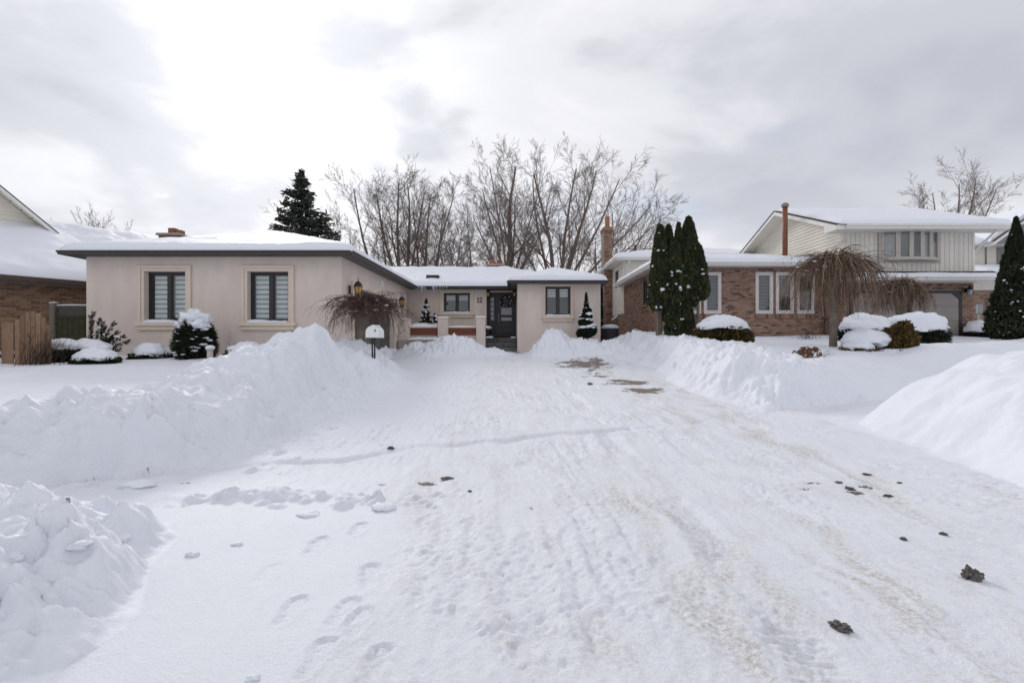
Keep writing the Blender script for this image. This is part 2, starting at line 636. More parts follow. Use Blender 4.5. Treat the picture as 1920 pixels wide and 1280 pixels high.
def line_b(x):
    return 6.35 + 0.42 * x           # back edge of the pavement


def line_f(x):
    return 4.70 + 0.42 * x           # front edge of the pavement


def interp(v, pts):
    a = np.array(pts, dtype=float)
    return np.interp(v, a[:, 0], a[:, 1])


def height(X, Y, fine=True):
    wx = 0.20 * fbm(X * .9, Y * .9, 3, 5, .42)
    wy = 0.20 * fbm(X * .9 + 40, Y * .9, 3, 9, .42)
    Xw, Yw = X + wx, Y + wy
    zd = 0.057 * np.clip(Y - 5.3, 0, 16.5)
    zd = zd + 0.0 * X
    # regions (signed distances, positive inside the banked snow)
    eL = interp(Y, [(0, -3.0), (11.8, -3.05), (13.5, -3.7), (15.5, -4.7), (19.2, -4.7), (30, -4.7)])
    eR = interp(Y, [(0, 3.95), (8.5, 4.1), (10.3, 3.6), (14.8, 4.2), (18, 3.9), (19.6, 3.4), (30, 3.4)])
    s = Yw - line_b(X)
    dL, dR = eL - Xw, Xw - eR
    # lawns
    zl = zd + 0.46 + 0.05 * fbm(X * .35, Y * .35, 3, 21)
    zr = zd + 0.44 + 0.33 * sst(9.8, 13.5, Y) + 0.05 * fbm(X * .35, Y * .35, 3, 23)
    # left bank
    Hd = interp(Y, [(4, .02), (5, .10), (6, .22), (7.4, .36), (8.6, .62), (9.4, .86), (10.0, .76), (10.8, .40), (11.6, .16), (12.6, .46), (13.8, .34), (15, .05), (17, 0)])
    rough = fbm(X * .95, Y * .95, 3, 31, .45)
    pil = np.abs(fbm(X * 2.6 + wx * 3, Y * 2.6 + wy * 3, 3, 131, .45)) - .22
    pil2 = np.abs(fbm(X * 6.5, Y * 6.5, 3, 137, .5)) - .22
    ridge = np.exp(-((dL - 1.05) / np.where(dL < 1.05, .75, 1.15)) ** 2) * Hd
    walk = np.exp(-((s - 1.0) / .95) ** 2) * interp(X, [(-12, .08), (-6, .13), (-4.5, .24), (-3, .34)])
    BL = np.maximum(ridge, walk * sst(-.3, .8, dL))
    bmask = np.clip(BL / .25, 0, 1)
    TL = zl + BL * (1 + .22 * rough) + .10 * rough * bmask
    low = interp(X, [(-9, .45), (-4.7, .40), (-3.9, .95), (-3.2, .8)])
    TL = np.where(s < 1.1, zd + (TL - zd) * (low + (1 - low) * sst(.05, 1.1, s)), TL)
    kL = sst(0.0, 0.95, dL) ** .8 * sst(0.0, .24, s)
    # right bank
    HdR = interp(Y, [(7, .18), (8.3, .26), (9, .34), (9.8, .40), (10.8, .25), (12.5, .08), (15, .09), (17, .12), (19, .16), (21, .0)])
    rg = np.exp(-((dR - 1.15) / np.where(dR < 1.15, .8, 1.2)) ** 2) * HdR
    wk = np.exp(-((s - 1.0) / 1.0) ** 2) * .16
    BR = np.maximum(rg, wk * sst(-.3, .8, dR))
    TR = zr + BR * (1 + .2 * rough) + .09 * rough * np.clip(BR / .25, 0, 1)
    TR = np.where(s < 1.2, zd + (TR - zd) * (.55 + .45 * sst(.1, 1.2, s)), TR)
    kR = sst(0.0, 1.0, dR) ** .85 * sst(0.0, .5, s)
    z = zd.copy()
    z = np.where(dL > 0, zd + (TL - zd) * kL, z)
    z = np.where(dR > 0, zd + (TR - zd) * kR, z)
    # piles at the porch, either side of the steps
    def pile(cx, cy, rx, ry, top, p=2.0):
        r = (np.abs((Xw - cx) / rx) ** p + np.abs((Yw - cy) / ry) ** p)
        return zd + (top - zd) * np.exp(-r) * (1 + .10 * rough)
    z = np.maximum(z, pile(-2.55, 19.35, 1.35, .95, 1.56, 2.4))
    z = np.maximum(z, pile(-1.25, 18.9, 1.0, .8, 1.12))
    z = np.maximum(z, pile(-3.95, 19.6, .8, .8, 1.33))
    z = np.maximum(z, pile(1.45, 18.9, .78, .9, 1.84, 2.6))
    z = np.maximum(z, pile(2.5, 18.9, 1.2, .9, 1.45, 2.4))
    z = np.maximum(z, pile(3.7, 18.6, 1.3, 1.2, 1.38))
    z = np.maximum(z, pile(4.9, 19.0, 1.1, .8, 1.58))
    z = np.maximum(z, pile(-4.15, 12.7, .85, .8, 1.42, 2.2))
    z = np.maximum(z, pile(-3.55, 11.15, .62, .75, 1.12, 2.2))
    # behind the line of the house front everything is level
    back = sst(19.5, 22, Y)
    z = np.where(Y > 19.5, z * (1 - back) + back * np.clip(.93 + .45 * sst(3, 7, X), 0, 3), z)
    # street side: left bank at the kerb
    f = line_f(X) - Yw
    xe = interp(Y, [(-6, -1.9), (1.2, -1.62), (1.9, -1.70), (2.5, -1.98), (3.3, -2.33), (3.7, -2.75), (6, -2.9)])
    dF = xe - Xw + .26 * gnoise(X * .8, Y * 1.15, 88)
    rf = fbm(X * 1.1 + 9, Y * 1.1, 3, 61, .45)
    TF = .25 + .07 * rf + .04 * fbm(X * .8, Y * .8, 2, 66) - .10 * sst(0, 2.5, -Y + 2.2)
    zf = TF * sst(-.02, .62, dF) ** .8 * sst(0, .28, f) ** .7 + .03 * np.clip(gnoise(X * 5.2, Y * 5.2, 189), 0, 1) * sst(0, .2, dF)
    z = np.where((dF > 0) & (f > 0), np.maximum(z, zf), z)
    # thin windrow left by the plough across the apron
    wr = np.exp(-((Y - (4.12 - .10 * (X + 1.7)) + .12 * wx) / .10) ** 2) * sst(-.35, -1.3, X + .35) * sst(-3.3, -2.6, X)
    z = z + .075 * wr * np.clip(.55 + 1.5 * gnoise(X * 3.1, Y * 3.1, 191), .1, 1.4)
    # pile at the right, along the kerb
    dP = Xw - (4.72 + .03 * (Y - 4.5))
    q = np.clip(dP, 0, None)
    zp = 1.22 * (1 - np.exp(-(q / 1.08) ** 1.35)) * sst(-1.25, .5, f) * sst(1.6, 4.0, Y) * (1 - .5 * sst(10, 16, X))
    zp = zp * (1 + .10 * fbm(X * .9, Y * .9, 3, 71)) + .05 * np.abs(gnoise(X * 1.9, Y * 1.9, 73)) * sst(.2, .9, dP)
    z = np.where((dP > 0) & (f > -1.25), np.maximum(z, zp), z)
    # shallow edge where the pavement crosses the driveway
    e = np.exp(-((s - .0) / .05) ** 2) * (np.abs(X) < 4.2) * (fbm(X * 2.0, Y * .4, 3, 77) * .6 + .55)
    z = z - .028 * np.clip(e, 0, 1) * sst(-3.3, -2.5, X)
    e2 = sst(-.02, .10, s) * (1 - sst(.10, .8, s)) * ((X > -3.2) & (X < 1.6))
    z = z + .025 * e2
    # packed surface of the driveway and the street
    flat = (1 - sst(0, .35, np.maximum(dL * (s > 0), dR * (s > 0)))) * (1 - sst(0, .15, np.minimum(dF, f))) * (1 - sst(0, .2, np.minimum(dP, f + 1.1)))
    smooth_l = sst(-.62, -1.0, X + .12 * fbm(X * .7, Y * .7, 3, 82)) * sst(4.3, 3.7, Y + .1 * rf)
    pk = flat * (1 - .93 * smooth_l)
    crust = fbm(X * 5.5, Y * 3.2, 5, 41, .58)
    calm = .22 + .78 * sst(-.05, .42, fbm(X * .9, Y * .55, 3, 46, .5))
    streak = fbm(X * 7.0 + .6 * Y, Y * .55, 4, 43, .55)
    z = z + pk * calm * (.007 * crust + .012 * streak + .016 * np.clip(np.abs(fbm(X * 8, Y * 5.5, 4, 47, .55)) - .16, 0, 1) - .014 * np.clip(np.abs(fbm(X * 17, Y * 13, 3, 49, .6)) - .2, 0, 1))
    z = z + pk * (.5 + .5 * calm) * (.006 * np.abs(fbm(X * 15 + 3, Y * 4, 3, 149, .6)) - .010 * sst(.25, .5, fbm(X * 13 + .8 * Y, Y * 2.2, 4, 151, .6)))
    z = z + flat * .02 * fbm(X * .8, Y * .8, 2, 45)
    # wheel ruts along the driveway
    for x0, wd, dp in ((1.20, .13, .022), (-.95, .16, .012), (2.05, .15, .014), (3.45, .16, .014), (-.1, .18, .008)):
        xr = x0 + .10 * np.sin(Y * .45) + .05 * fbm(Y * .3, X * 0, 2, 51)
        g = np.exp(-((X - xr) / wd) ** 4)
        tread = np.sin(Y * 2 * math.pi / .055 + 30 * (X - xr)) * (np.abs(x0 - 1.2) < .01)
        brk = sst(-.15, .25, fbm(X * .6, Y * .9, 3, 53))
        z = z - pk * g * brk * (dp * 1.25 + .009 * tread * (Y < 9))
        z = z + pk * .45 * dp * brk * np.exp(-((np.abs(X - xr) - wd * 1.35) / .06) ** 2)
    # fine lumps on banked snow
    bank = np.clip(1 - flat, 0, 1) * np.clip(1.2 - .0 * X, 0, 1)
    soft = np.where((dL > 2.6) | (dR > 2.8), .15, 1.0) * np.where((dP > 0) & (f > -1.25), .18, 1.0)
    z = z + bank * soft * (.13 * pil + .05 * pil2 + .010 * fbm(X * 11, Y * 11, 4, 91, .55))
    z = np.where((dF > 0) & (f > 0), z, z)
    heap = np.clip((z - zd - .10) / .2, 0, 1) * flat * (Y > 10)
    z = z + heap * (.16 * pil + .07 * pil2 + .02 * fbm(X * 9, Y * 9, 3, 195))
    info = dict(dL=dL, dR=dR, s=s, f=f, dF=dF, dP=dP, pk=pk, zd=zd)
    return z, info


GZ, GI = height(GX, GY)


def win(cx, cy, r):
    i0, i1 = np.searchsorted(gx, [cx - r, cx + r])
    j0, j1 = np.searchsorted(gy, [cy - r, cy + r])
    return slice(j0, j1), slice(i0, i1)


def dome(cx, cy, r, h, asp=1.0, ang=0.0):
    sl = win(cx, cy, r * max(1, asp) * 1.1)
    X, Y = GX[sl] - cx, GY[sl] - cy
    if X.size == 0:
        return
    c, s_ = math.cos(ang), math.sin(ang)
    u, v = (X * c + Y * s_) / (r * asp), (-X * s_ + Y * c) / r
    q = u * u + v * v
    q = q * (1 + .5 * gnoise(X * 2.2 / r + cx * 9, Y * 2.2 / r + cy * 9, 3))
    GZ[sl] += h * np.clip(1 - q, 0, 1) ** .55


# lumps of thrown snow lying in the banks
rr = random.Random(11)
n_d = 0
while n_d < 900:
    y = rr.uniform(1.6, 11) if rr.random() < .7 else rr.uniform(8, 20)
    x = rr.uniform(-9, 9)
    i, j = min(np.searchsorted(gx, x), len(gx) - 1), min(np.searchsorted(gy, y), len(gy) - 1)
    dL, dR, s, f, dF, dP = (GI[k][j, i] for k in ('dL', 'dR', 's', 'f', 'dF', 'dP'))
    left = .15 < dL < 2.6 and s > .12
    lwalk = dL > .2 and .15 < s < 1.7 and x < -3
    right = .2 < dR < 2.3 and s > .2 and rr.random() < .6
    fore = dF > .10 and f > .10 and y > 1.5
    edge = (-2.9 < x < -.6) and abs(y - 4.1) < .22
    if not (left or lwalk or right or fore or edge):
        continue
    r = (rr.uniform(.02, .06) if edge else rr.choice([rr.uniform(.035, .09), rr.uniform(.05, .16)]))
    dome(x, y, r, r * rr.uniform(.25, .62), rr.uniform(1, 1.7), rr.uniform(0, 3.1))
    n_d += 1
for _ in range(260):        # crumbs that rolled to the foot of the banks
    y = rr.uniform(1.8, 10)
    x = rr.choice([-3.0 + rr.gauss(.12, .14), -3.0 + rr.gauss(.15, .2)])
    if y < 5:
        x, y = rr.uniform(-2.9, -.7), 4.1 + rr.gauss(0, .10)
    r = rr.uniform(.012, .05)
    dome(x, y, r, r * rr.uniform(.4, .8), rr.uniform(1, 1.5), rr.uniform(0, 3.1))
for _ in range(70):
    y = rr.uniform(1.7, 3.6)
    x = rr.uniform(-4.6, -1.7)
    i, j = np.searchsorted(gx, x), np.searchsorted(gy, y)
    if GI['dF'][j, i] > .12 and GI['f'][j, i] > .1:
        dome(x, y, rr.uniform(.10, .26), rr.uniform(.03, .09), rr.uniform(1, 1.6), rr.uniform(0, 3.1))
for _ in range(160):        # crumbs on the packed snow
    x, y = rr.uniform(-.6, 4.4), rr.uniform(2, 9)
    r = rr.uniform(.012, .035)
    dome(x, y, r, r * .35, rr.uniform(1, 1.8), rr.uniform(0, 3))


def footprint(px, py, ang, depth=.012, L=.27, smear=1.0):
    # a boot print pressed into the snow, its toe pointing along ang
    Y = ZC * F / (py - CY)
    X = WX(px, Y)
    sl = win(X, Y, .4)
    x, y = GX[sl] - X, GY[sl] - Y
    c, s_ = math.cos(ang), math.sin(ang)
    u, v = x * c + y * s_, -x * s_ + y * c
    hw = .040 + .009 * np.sin(u / L * 5.2 + .4)
    du = np.clip(np.abs(u) - (L / 2 - .04), 0, None)
    d = np.sqrt(du ** 2 + v ** 2) - hw + .012 * gnoise(u * 22 + X * 7, v * 22 + Y * 5, 14)
    GZ[sl] += -depth * sst(.010, -.010, d) * (1 - .35 * (np.sin(u * 2 * math.pi / .022) > 0) * (d < -.012)) + depth * .40 * np.exp(-((d - .016) / .014) ** 2)


for a in ((592, 1022, 1.55), (672, 992, 1.5), (546, 1143, 1.62), (692, 1075, 1.7), (640, 1150, 1.45), (672, 1172, 1.6), (592, 1236, 1.5), (700, 1250, 1.45), (800, 968, 1.2, .012),
          (790, 1052, 1.3, .012), (1180, 1070, 1.75, .012), (500, 1075, 1.5, .006), (1060, 1010, 1.4, .009), (1270, 1150, 2.0, .012)):
    footprint(*a)


# ---- dirt, sand and bare paving on the driveway
def ell(cx, cy, rx, ry):
    return np.exp(-(((GX - cx) / rx) ** 2 + ((GY - cy) / ry) ** 2))


st = fbm(GX * 5.0 + 1.2 * fbm(GX, GY, 2, 3), GY * .7, 5, 101, .6)
sp = fbm(GX * 3.1, GY * 1.6, 5, 103, .6)
band = .75 * np.exp(-((GX - 3.35 + .12 * np.sin(GY * .5)) / .30) ** 2) * sst(3, 4.2, GY) * sst(14, 11, GY) + .7 * np.exp(-((GX - 2.55) / .30) ** 2) * sst(5.6, 7.5, GY) + .42 * np.exp(-((GX - 1.15) / .35) ** 2) * sst(6.5, 4.5, GY) \
    + .50 * np.exp(-((GX - 1.95 - .1 * (GY - 2)) / .30) ** 2) * sst(4.2, 2.8, GY) + .25 * np.exp(-((GX + .55) / 1.2) ** 2) * np.exp(-((GY - 4.3) / .7) ** 2) + .22 * ell(0, 12, 1.6, 6)
dirt = np.clip(band * (.45 + 2.1 * np.clip(st, -.2, 1)) + .10 + .42 * np.clip(sp, 0, 1), 0, 1) * np.clip(GI['pk'], 0, 1)
dirt = dirt * sst(22, 18, GY) * sst(-1.8, -.6, GX)
for cx, cy, rx, ry, a in ((2.35, 3.5, .26, .09, .9), (3.62, 4.0, .10, .35, .8), (2.05, 2.25, .06, .30, .8), (.0, 20.0, .7, .5, .8), (3.2, 13.5, .35, 4, .5), (2.9, 8.9, .25, 1.2, .55), (1.30, 2.35, .10, .4, .6), (2.2, 1.9, .3, .14, .6), (2.6, 2.75, .16, .12, .7), (1.55, 2.28, .12, .10, .7), (2.85, 4.4, .45, .35, .7)):
    dirt = np.maximum(dirt, a * ell(cx, cy, rx, ry) * (.6 + .9 * st))
pave = np.zeros_like(GX)
hs = fbm(GX * 1.6, GY * 2.6, 5, 111, .68)
for cx, cy, rx, ry, a in ((2.15, 15.9, 1.15, 1.8, .86), (2.6, 11.7, .75, .7, .84), (2.75, 10.4, .6, .5, .84), (2.1, 13.2, .5, 1.2, .42), (1.75, 12.6, .10, .35, .6), (-.62, 4.72, .10, .07, .85), (-.86, 4.62, .12, .05, .7), (-1.28, 4.55, .16, .04, .75), (-.3, 4.55, .3, .05, .5),
                          (2.83, 4.62, .14, .07, .66), (2.62, 4.42, .10, .05, .66), (3.0, 4.35, .16, .05, .66), (2.72, 4.22, .12, .05, .62), (3.25, 4.5, .06, .06, .6), (2.35, 3.05, .05, .06, .5), (.0, 20.3, .6, .3, .7), (.12, 3.95, .05, .30, .45), (-3.2, 4.62, .5, .05, .40), (-2.4, 4.95, .4, .04, .42)):
    pave = np.maximum(pave, a * ell(cx, cy, rx, ry) + .62 * hs * ell(cx, cy, rx * 1.2, ry * 1.2))
pave = pave + .22 * np.clip(band, 0, 1) * np.clip(st - .25, 0, 1) * np.clip(GI['pk'], 0, 1)
speck = np.clip(fbm(GX * 1.3, GY * 1.0, 4, 121, .6) * .9 + .22, 0, 1) * np.clip(GI['pk'], 0, 1) * sst(-1.6, -.2, GX) * .75
wk_ = sst(-.9, -.05, GI['s']) * sst(.12, -.02, GI['s']) * sst(-1.2, -2.4, GX)
speck = np.maximum(speck, .7 * wk_ * np.clip(st + .4, 0, 1))
dirt = np.maximum(dirt, .35 * wk_ * np.clip(st + .3, 0, 1))
GZ -= .014 * sst(.42, .62, pave)

# ---- heights at a spot, for standing things on the snow
def ground(x, y):
    i = int(np.clip(np.searchsorted(gx, x), 1, len(gx) - 1))
    j = int(np.clip(np.searchsorted(gy, y), 1, len(gy) - 1))
    return float(GZ[j, i])


def ground_regions():
    ny, nx = GX.shape
    zx = np.gradient(GZ, axis=1) / np.gradient(GX, axis=1)
    zy = np.gradient(GZ, axis=0) / np.gradient(GY, axis=0)
    nrm = np.stack([-zx, -zy, np.ones_like(zx)], -1)
    nrm /= np.linalg.norm(nrm, axis=-1, keepdims=True)
    P = np.stack([GX, GY, GZ], -1).reshape(-1, 3)
    NR = nrm.reshape(-1, 3)
    D = np.stack([dirt, pave, speck], -1).reshape(-1, 3).astype(np.float32)
    idx = np.arange(ny * nx).reshape(ny, nx)
    Q = np.stack([idx[:-1, :-1], idx[:-1, 1:], idx[1:, 1:], idx[1:, :-1]], -1).reshape(-1, 4)
    bankdirt = np.stack([.10 * np.clip(sp, 0, 1) * sst(.9, .0, GI['s']) * (GI['dL'] > 0), 0 * sp, .10 + .25 * np.clip(sp, 0, 1) * sst(.7, .0, np.abs(GI['s']))], -1).reshape(-1, 3).astype(np.float32)
    c = lambda a: ((a[:-1, :-1] + a[1:, 1:]) * .5).ravel()
    dL, dR, s, f, dF, dP = (c(GI[k]) for k in ('dL', 'dR', 's', 'f', 'dF', 'dP'))
    X, Y = c(GX), c(GY)
    reg = np.full(len(Q), 0)                                   # 0 street
    reg[(f <= 0) & (s <= 0)] = 1                               # pavement
    reg[s > 0] = 2                                             # driveway
    reg[(s > 0) & (dL > 0)] = 3                                # left lawn
    reg[(s > 0) & (dR > 0)] = 4                                # right lawn
    near = np.abs(X) < 16
    reg[(reg == 3) & near & (((dL < 2.3) & (Y < 15)) | (s < 1.9))] = 5
    reg[(reg == 4) & near & (((dR < 2.5) & (Y < 17.5)) | (s < 1.4))] = 6
    reg[(reg == 0) & (dF > 0) & (f > 0) & (X > -16) & (Y > -6)] = 7
    reg[(s < 0) & (dP > 0) & (f > -1.2) & (X < 18) & (Y > 1.6)] = 8
    reg[(np.abs(X + 2.4) < 2.2) & (np.abs(Y - 19.3) < 1.3) & (reg == 2) & (c(GZ) > c(GI['zd']) + .1)] = 9
    reg[(np.abs(X - 2.2) < 2.6) & (np.abs(Y - 18.9) < 1.5) & np.isin(reg, (2, 4)) & (c(GZ) > c(GI['zd']) + .1)] = 10
    spec = {0: ('street', 'packed snow on the street in front of the driveway', M_DRIVE), 1: ('pavement', 'trodden snowy pavement crossing the driveway', M_DRIVE),
            2: ('driveway', 'packed snow driveway with sand and bare paving patches', M_DRIVE), 3: ('lawn', 'smooth snow lawn in front of the beige house', M_SNOW),
            4: ('lawn', 'smooth snow lawn in front of the brick house', M_SNOW), 5: ('snow_bank', 'tall lumpy snow bank along the left edge of the driveway', M_DRIVE),
            6: ('snow_bank', 'shovelled snow bank along the right edge of the driveway', M_SNOW), 7: ('snow_bank', 'lumpy snow bank at the kerb in the lower left corner', M_SNOW),
            8: ('snow_bank', 'big smooth snow pile at the right edge', M_SNOW), 9: ('snow_bank', 'snow heap in front of the wooden planter panels', M_SNOW),
            10: ('snow_bank', 'snow heap right of the front steps', M_SNOW)}
    for k, (name, label, m) in spec.items():
        q = Q[reg == k]
        used, inv = np.unique(q, return_inverse=True)
        me = mesh_np(name, P[used], inv.reshape(-1, 4), m, True)
        me.normals_split_custom_set_from_vertices(NR[used].astype(np.float32))
        if m is M_DRIVE:
            a = me.attributes.new('dirt', 'FLOAT_VECTOR', 'POINT')
            a.data.foreach_set('vector', (bankdirt if k == 5 else D)[used].ravel())
        o = link_mesh(name, me)
        tag(o, label, None, None, 'structure')


ground_regions()

# ------------------------------------------------------------------ building blocks for houses
def wall_mesh(T, u0, u1, z0, z1, holes, depth=0.2, w=0.0):
    """wall sheet at outward offset w with rectangular openings that have reveals"""
    mb = MB(T)
    us = sorted(set([u0, u1] + [h[0] for h in holes] + [h[1] for h in holes]))
    zs = sorted(set([z0, z1] + [h[2] for h in holes] + [h[3] for h in holes]))
    us = [u for u in us if u0 <= u <= u1]
    zs = [z for z in zs if z0 <= z <= z1]
    for a, b in zip(us[:-1], us[1:]):
        for c, d in zip(zs[:-1], zs[1:]):
            um, zm = (a + b) / 2, (c + d) / 2
            if any(h[0] < um < h[1] and h[2] < zm < h[3] for h in holes):
                continue
            mb.quad((a, w, c), (b, w, c), (b, w, d), (a, w, d))
    for h in holes:
        a, b, c, d = h[:4]
        mb.quad((a, w, c), (a, w, d), (a, w - depth, d), (a, w - depth, c))
        mb.quad((b, w, c), (b, w, d), (b, w - depth, d), (b, w - depth, c))
        mb.quad((a, w, d), (b, w, d), (b, w - depth, d), (a, w - depth, d))
        mb.quad((a, w, c), (b, w, c), (b, w - depth, c), (a, w - depth, c))
    return mb


def window(T, house, u0, u1, z0, z1, w, fm, divs, fw=.06, fill='zebra', mull=.07, rnd=random, sash=.03, room=True):
    """frame at outward offset w with panes between fractions divs, blind or curtain and a dark room behind"""
    mb = MB(T)
    mb.box(u0, u0 + fw, w - .07, w, z0, z1)
    mb.box(u1 - fw, u1, w - .07, w, z0, z1)
    mb.box(u0 + fw, u1 - fw, w - .07, w - .002, z1 - fw, z1)
    mb.box(u0 + fw, u1 - fw, w - .07, w - .002, z0, z0 + fw)
    edges = [u0 + fw] + [u0 + fw + (u1 - u0 - 2 * fw) * d for d in divs] + [u1 - fw]
    for e in edges[1:-1]:
        mb.box(e - mull / 2, e + mull / 2, w - .068, w + .004, z0 + fw, z1 - fw)
    win_o = mb.build('window', fm, house)
    for k, (a, b) in enumerate(zip(edges[:-1], edges[1:])):
        a2 = a + (mull / 2 if k > 0 else 0)
        b2 = b - (mull / 2 if k < len(edges) - 2 else 0)
        s = sash
        sb = MB(T)
        sb.box(a2, a2 + s, w - .06, w - .012, z0 + fw, z1 - fw)
        sb.box(b2 - s, b2, w - .06, w - .012, z0 + fw, z1 - fw)
        sb.box(a2 + s, b2 - s, w - .06, w - .014, z1 - fw - s, z1 - fw)
        sb.box(a2 + s, b2 - s, w - .06, w - .014, z0 + fw, z0 + fw + s)
        sb.build('sash', fm, win_o)
        pa, pb, pc, pd = a2 + s, b2 - s, z0 + fw + s, z1 - fw - s
        MB(T).quad((pa, w - .035, pc), (pb, w - .035, pc), (pb, w - .035, pd), (pa, w - .035, pd)).build('pane', M_GLASS, win_o)
        H = pd - pc
        if fill == 'zebra':
            n = max(4, int(round(H / .145)))
            for i in range(n):
                zt = pd - H * i / n
                zb = zt - H / n
                zm = zt - (zt - zb) * .66
                MB(T).box(pa + .005, pb - .005, w - .118, w - .114, zm, zt).build('blind_slat', M_BLIND, win_o)
                MB(T).box(pa + .005, pb - .005, w - .120, w - .117, zb, zm).build('blind_sheer', M_SHEER, win_o)
        elif fill == 'half':
            n = 3
            for i in range(n):
                zt = pd - .34 * H * i / n
                zb = zt - .34 * H / n
                MB(T).box(pa + .005, pb - .005, w - .118, w - .114, zb + .03, zt).build('blind_slat', M_BLIND, win_o)
        elif fill == 'venetian':
            n = max(6, int(H / .06))
            mbv = MB(T)
            for i in range(n):
                zt = pd - H * (i + .5) / n
                mbv.add([(pa, w - .10, zt - .014), (pb, w - .10, zt - .014), (pb, w - .135, zt + .014), (pa, w - .135, zt + .014)], [[0, 1, 2, 3]])
            tag(mbv.build('blind', M_VENETIAN, win_o), kind='stuff')
        elif fill == 'curtain':
            vs, fs = [], []
            nn = 14
            for i in range(nn + 1):
                u = pa + (pb - pa) * i / nn
                ww = w - .16 + .025 * math.sin(i * 2.4 + pa * 7)
                vs += [(u, ww, pc), (u, ww, pd)]
                if i:
                    fs.append([2 * i - 2, 2 * i, 2 * i + 1, 2 * i - 1])
            MB(T).add(vs, fs).build('curtain', M_CURTAIN, win_o)
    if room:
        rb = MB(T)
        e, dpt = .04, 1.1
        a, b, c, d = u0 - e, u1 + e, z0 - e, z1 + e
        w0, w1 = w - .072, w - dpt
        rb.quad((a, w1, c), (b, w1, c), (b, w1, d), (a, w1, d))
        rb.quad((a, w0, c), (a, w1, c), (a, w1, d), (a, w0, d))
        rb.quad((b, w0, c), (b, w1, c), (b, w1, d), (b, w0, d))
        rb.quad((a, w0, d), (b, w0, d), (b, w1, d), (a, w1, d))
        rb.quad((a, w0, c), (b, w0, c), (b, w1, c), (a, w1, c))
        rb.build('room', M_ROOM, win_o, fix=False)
    return win_o


def snow_strip(T, u0, u1, w0, w1, z, h, name, parent, n=24, seed=1, m=None):
    """a ridge of snow lying on a ledge"""
    rs = np.random.default_rng(seed)
    us = np.linspace(u0, u1, n)
    prof = [(0, 0), (.08, .6), (.3, .95), (.65, 1.0), (1.0, .9)]
    hh = h * (.75 + .35 * np.convolve(rs.normal(0, 1, n + 6), np.ones(7) / 7, 'valid'))
    hh[0] *= .55
    hh[-1] *= .55
    mb = MB(T)
    vs, fs = [], []
    k = len(prof)
    for i, u in enumerate(us):
        for a, b in prof:
            vs.append((u, w0 + (w1 - w0) * a, z + max(.006, hh[i]) * b))
    for i in range(n - 1):
        for j in range(k - 1):
            fs.append([i * k + j, i * k + k + j, i * k + k + j + 1, i * k + j + 1])
    fs.append([j for j in range(k)] )
    fs.append([(n - 1) * k + j for j in range(k)])
    mb.add(vs, fs)
    return mb.build(name, m or M_SNOW, parent, smooth=True)


def roof_height(rects, x, y, pitch_default=.33):
    """hip / gable roof surface as the upper envelope of rectangles; -1e9 outside"""
    z = np.full(x.shape, -1e9)
    for r in rects:
        x0, x1, y0, y1, ze, p, hip = r
        ds = {'l': x - x0, 'r': x1 - x, 'f': y - y0, 'b': y1 - y}
        inside = (x >= x0 - 1e-6) & (x <= x1 + 1e-6) & (y >= y0 - 1e-6) & (y <= y1 + 1e-6)
        m = np.minimum.reduce([ds[k] for k in hip])
        z = np.where(inside, np.maximum(z, ze + p * m), z)
    return z


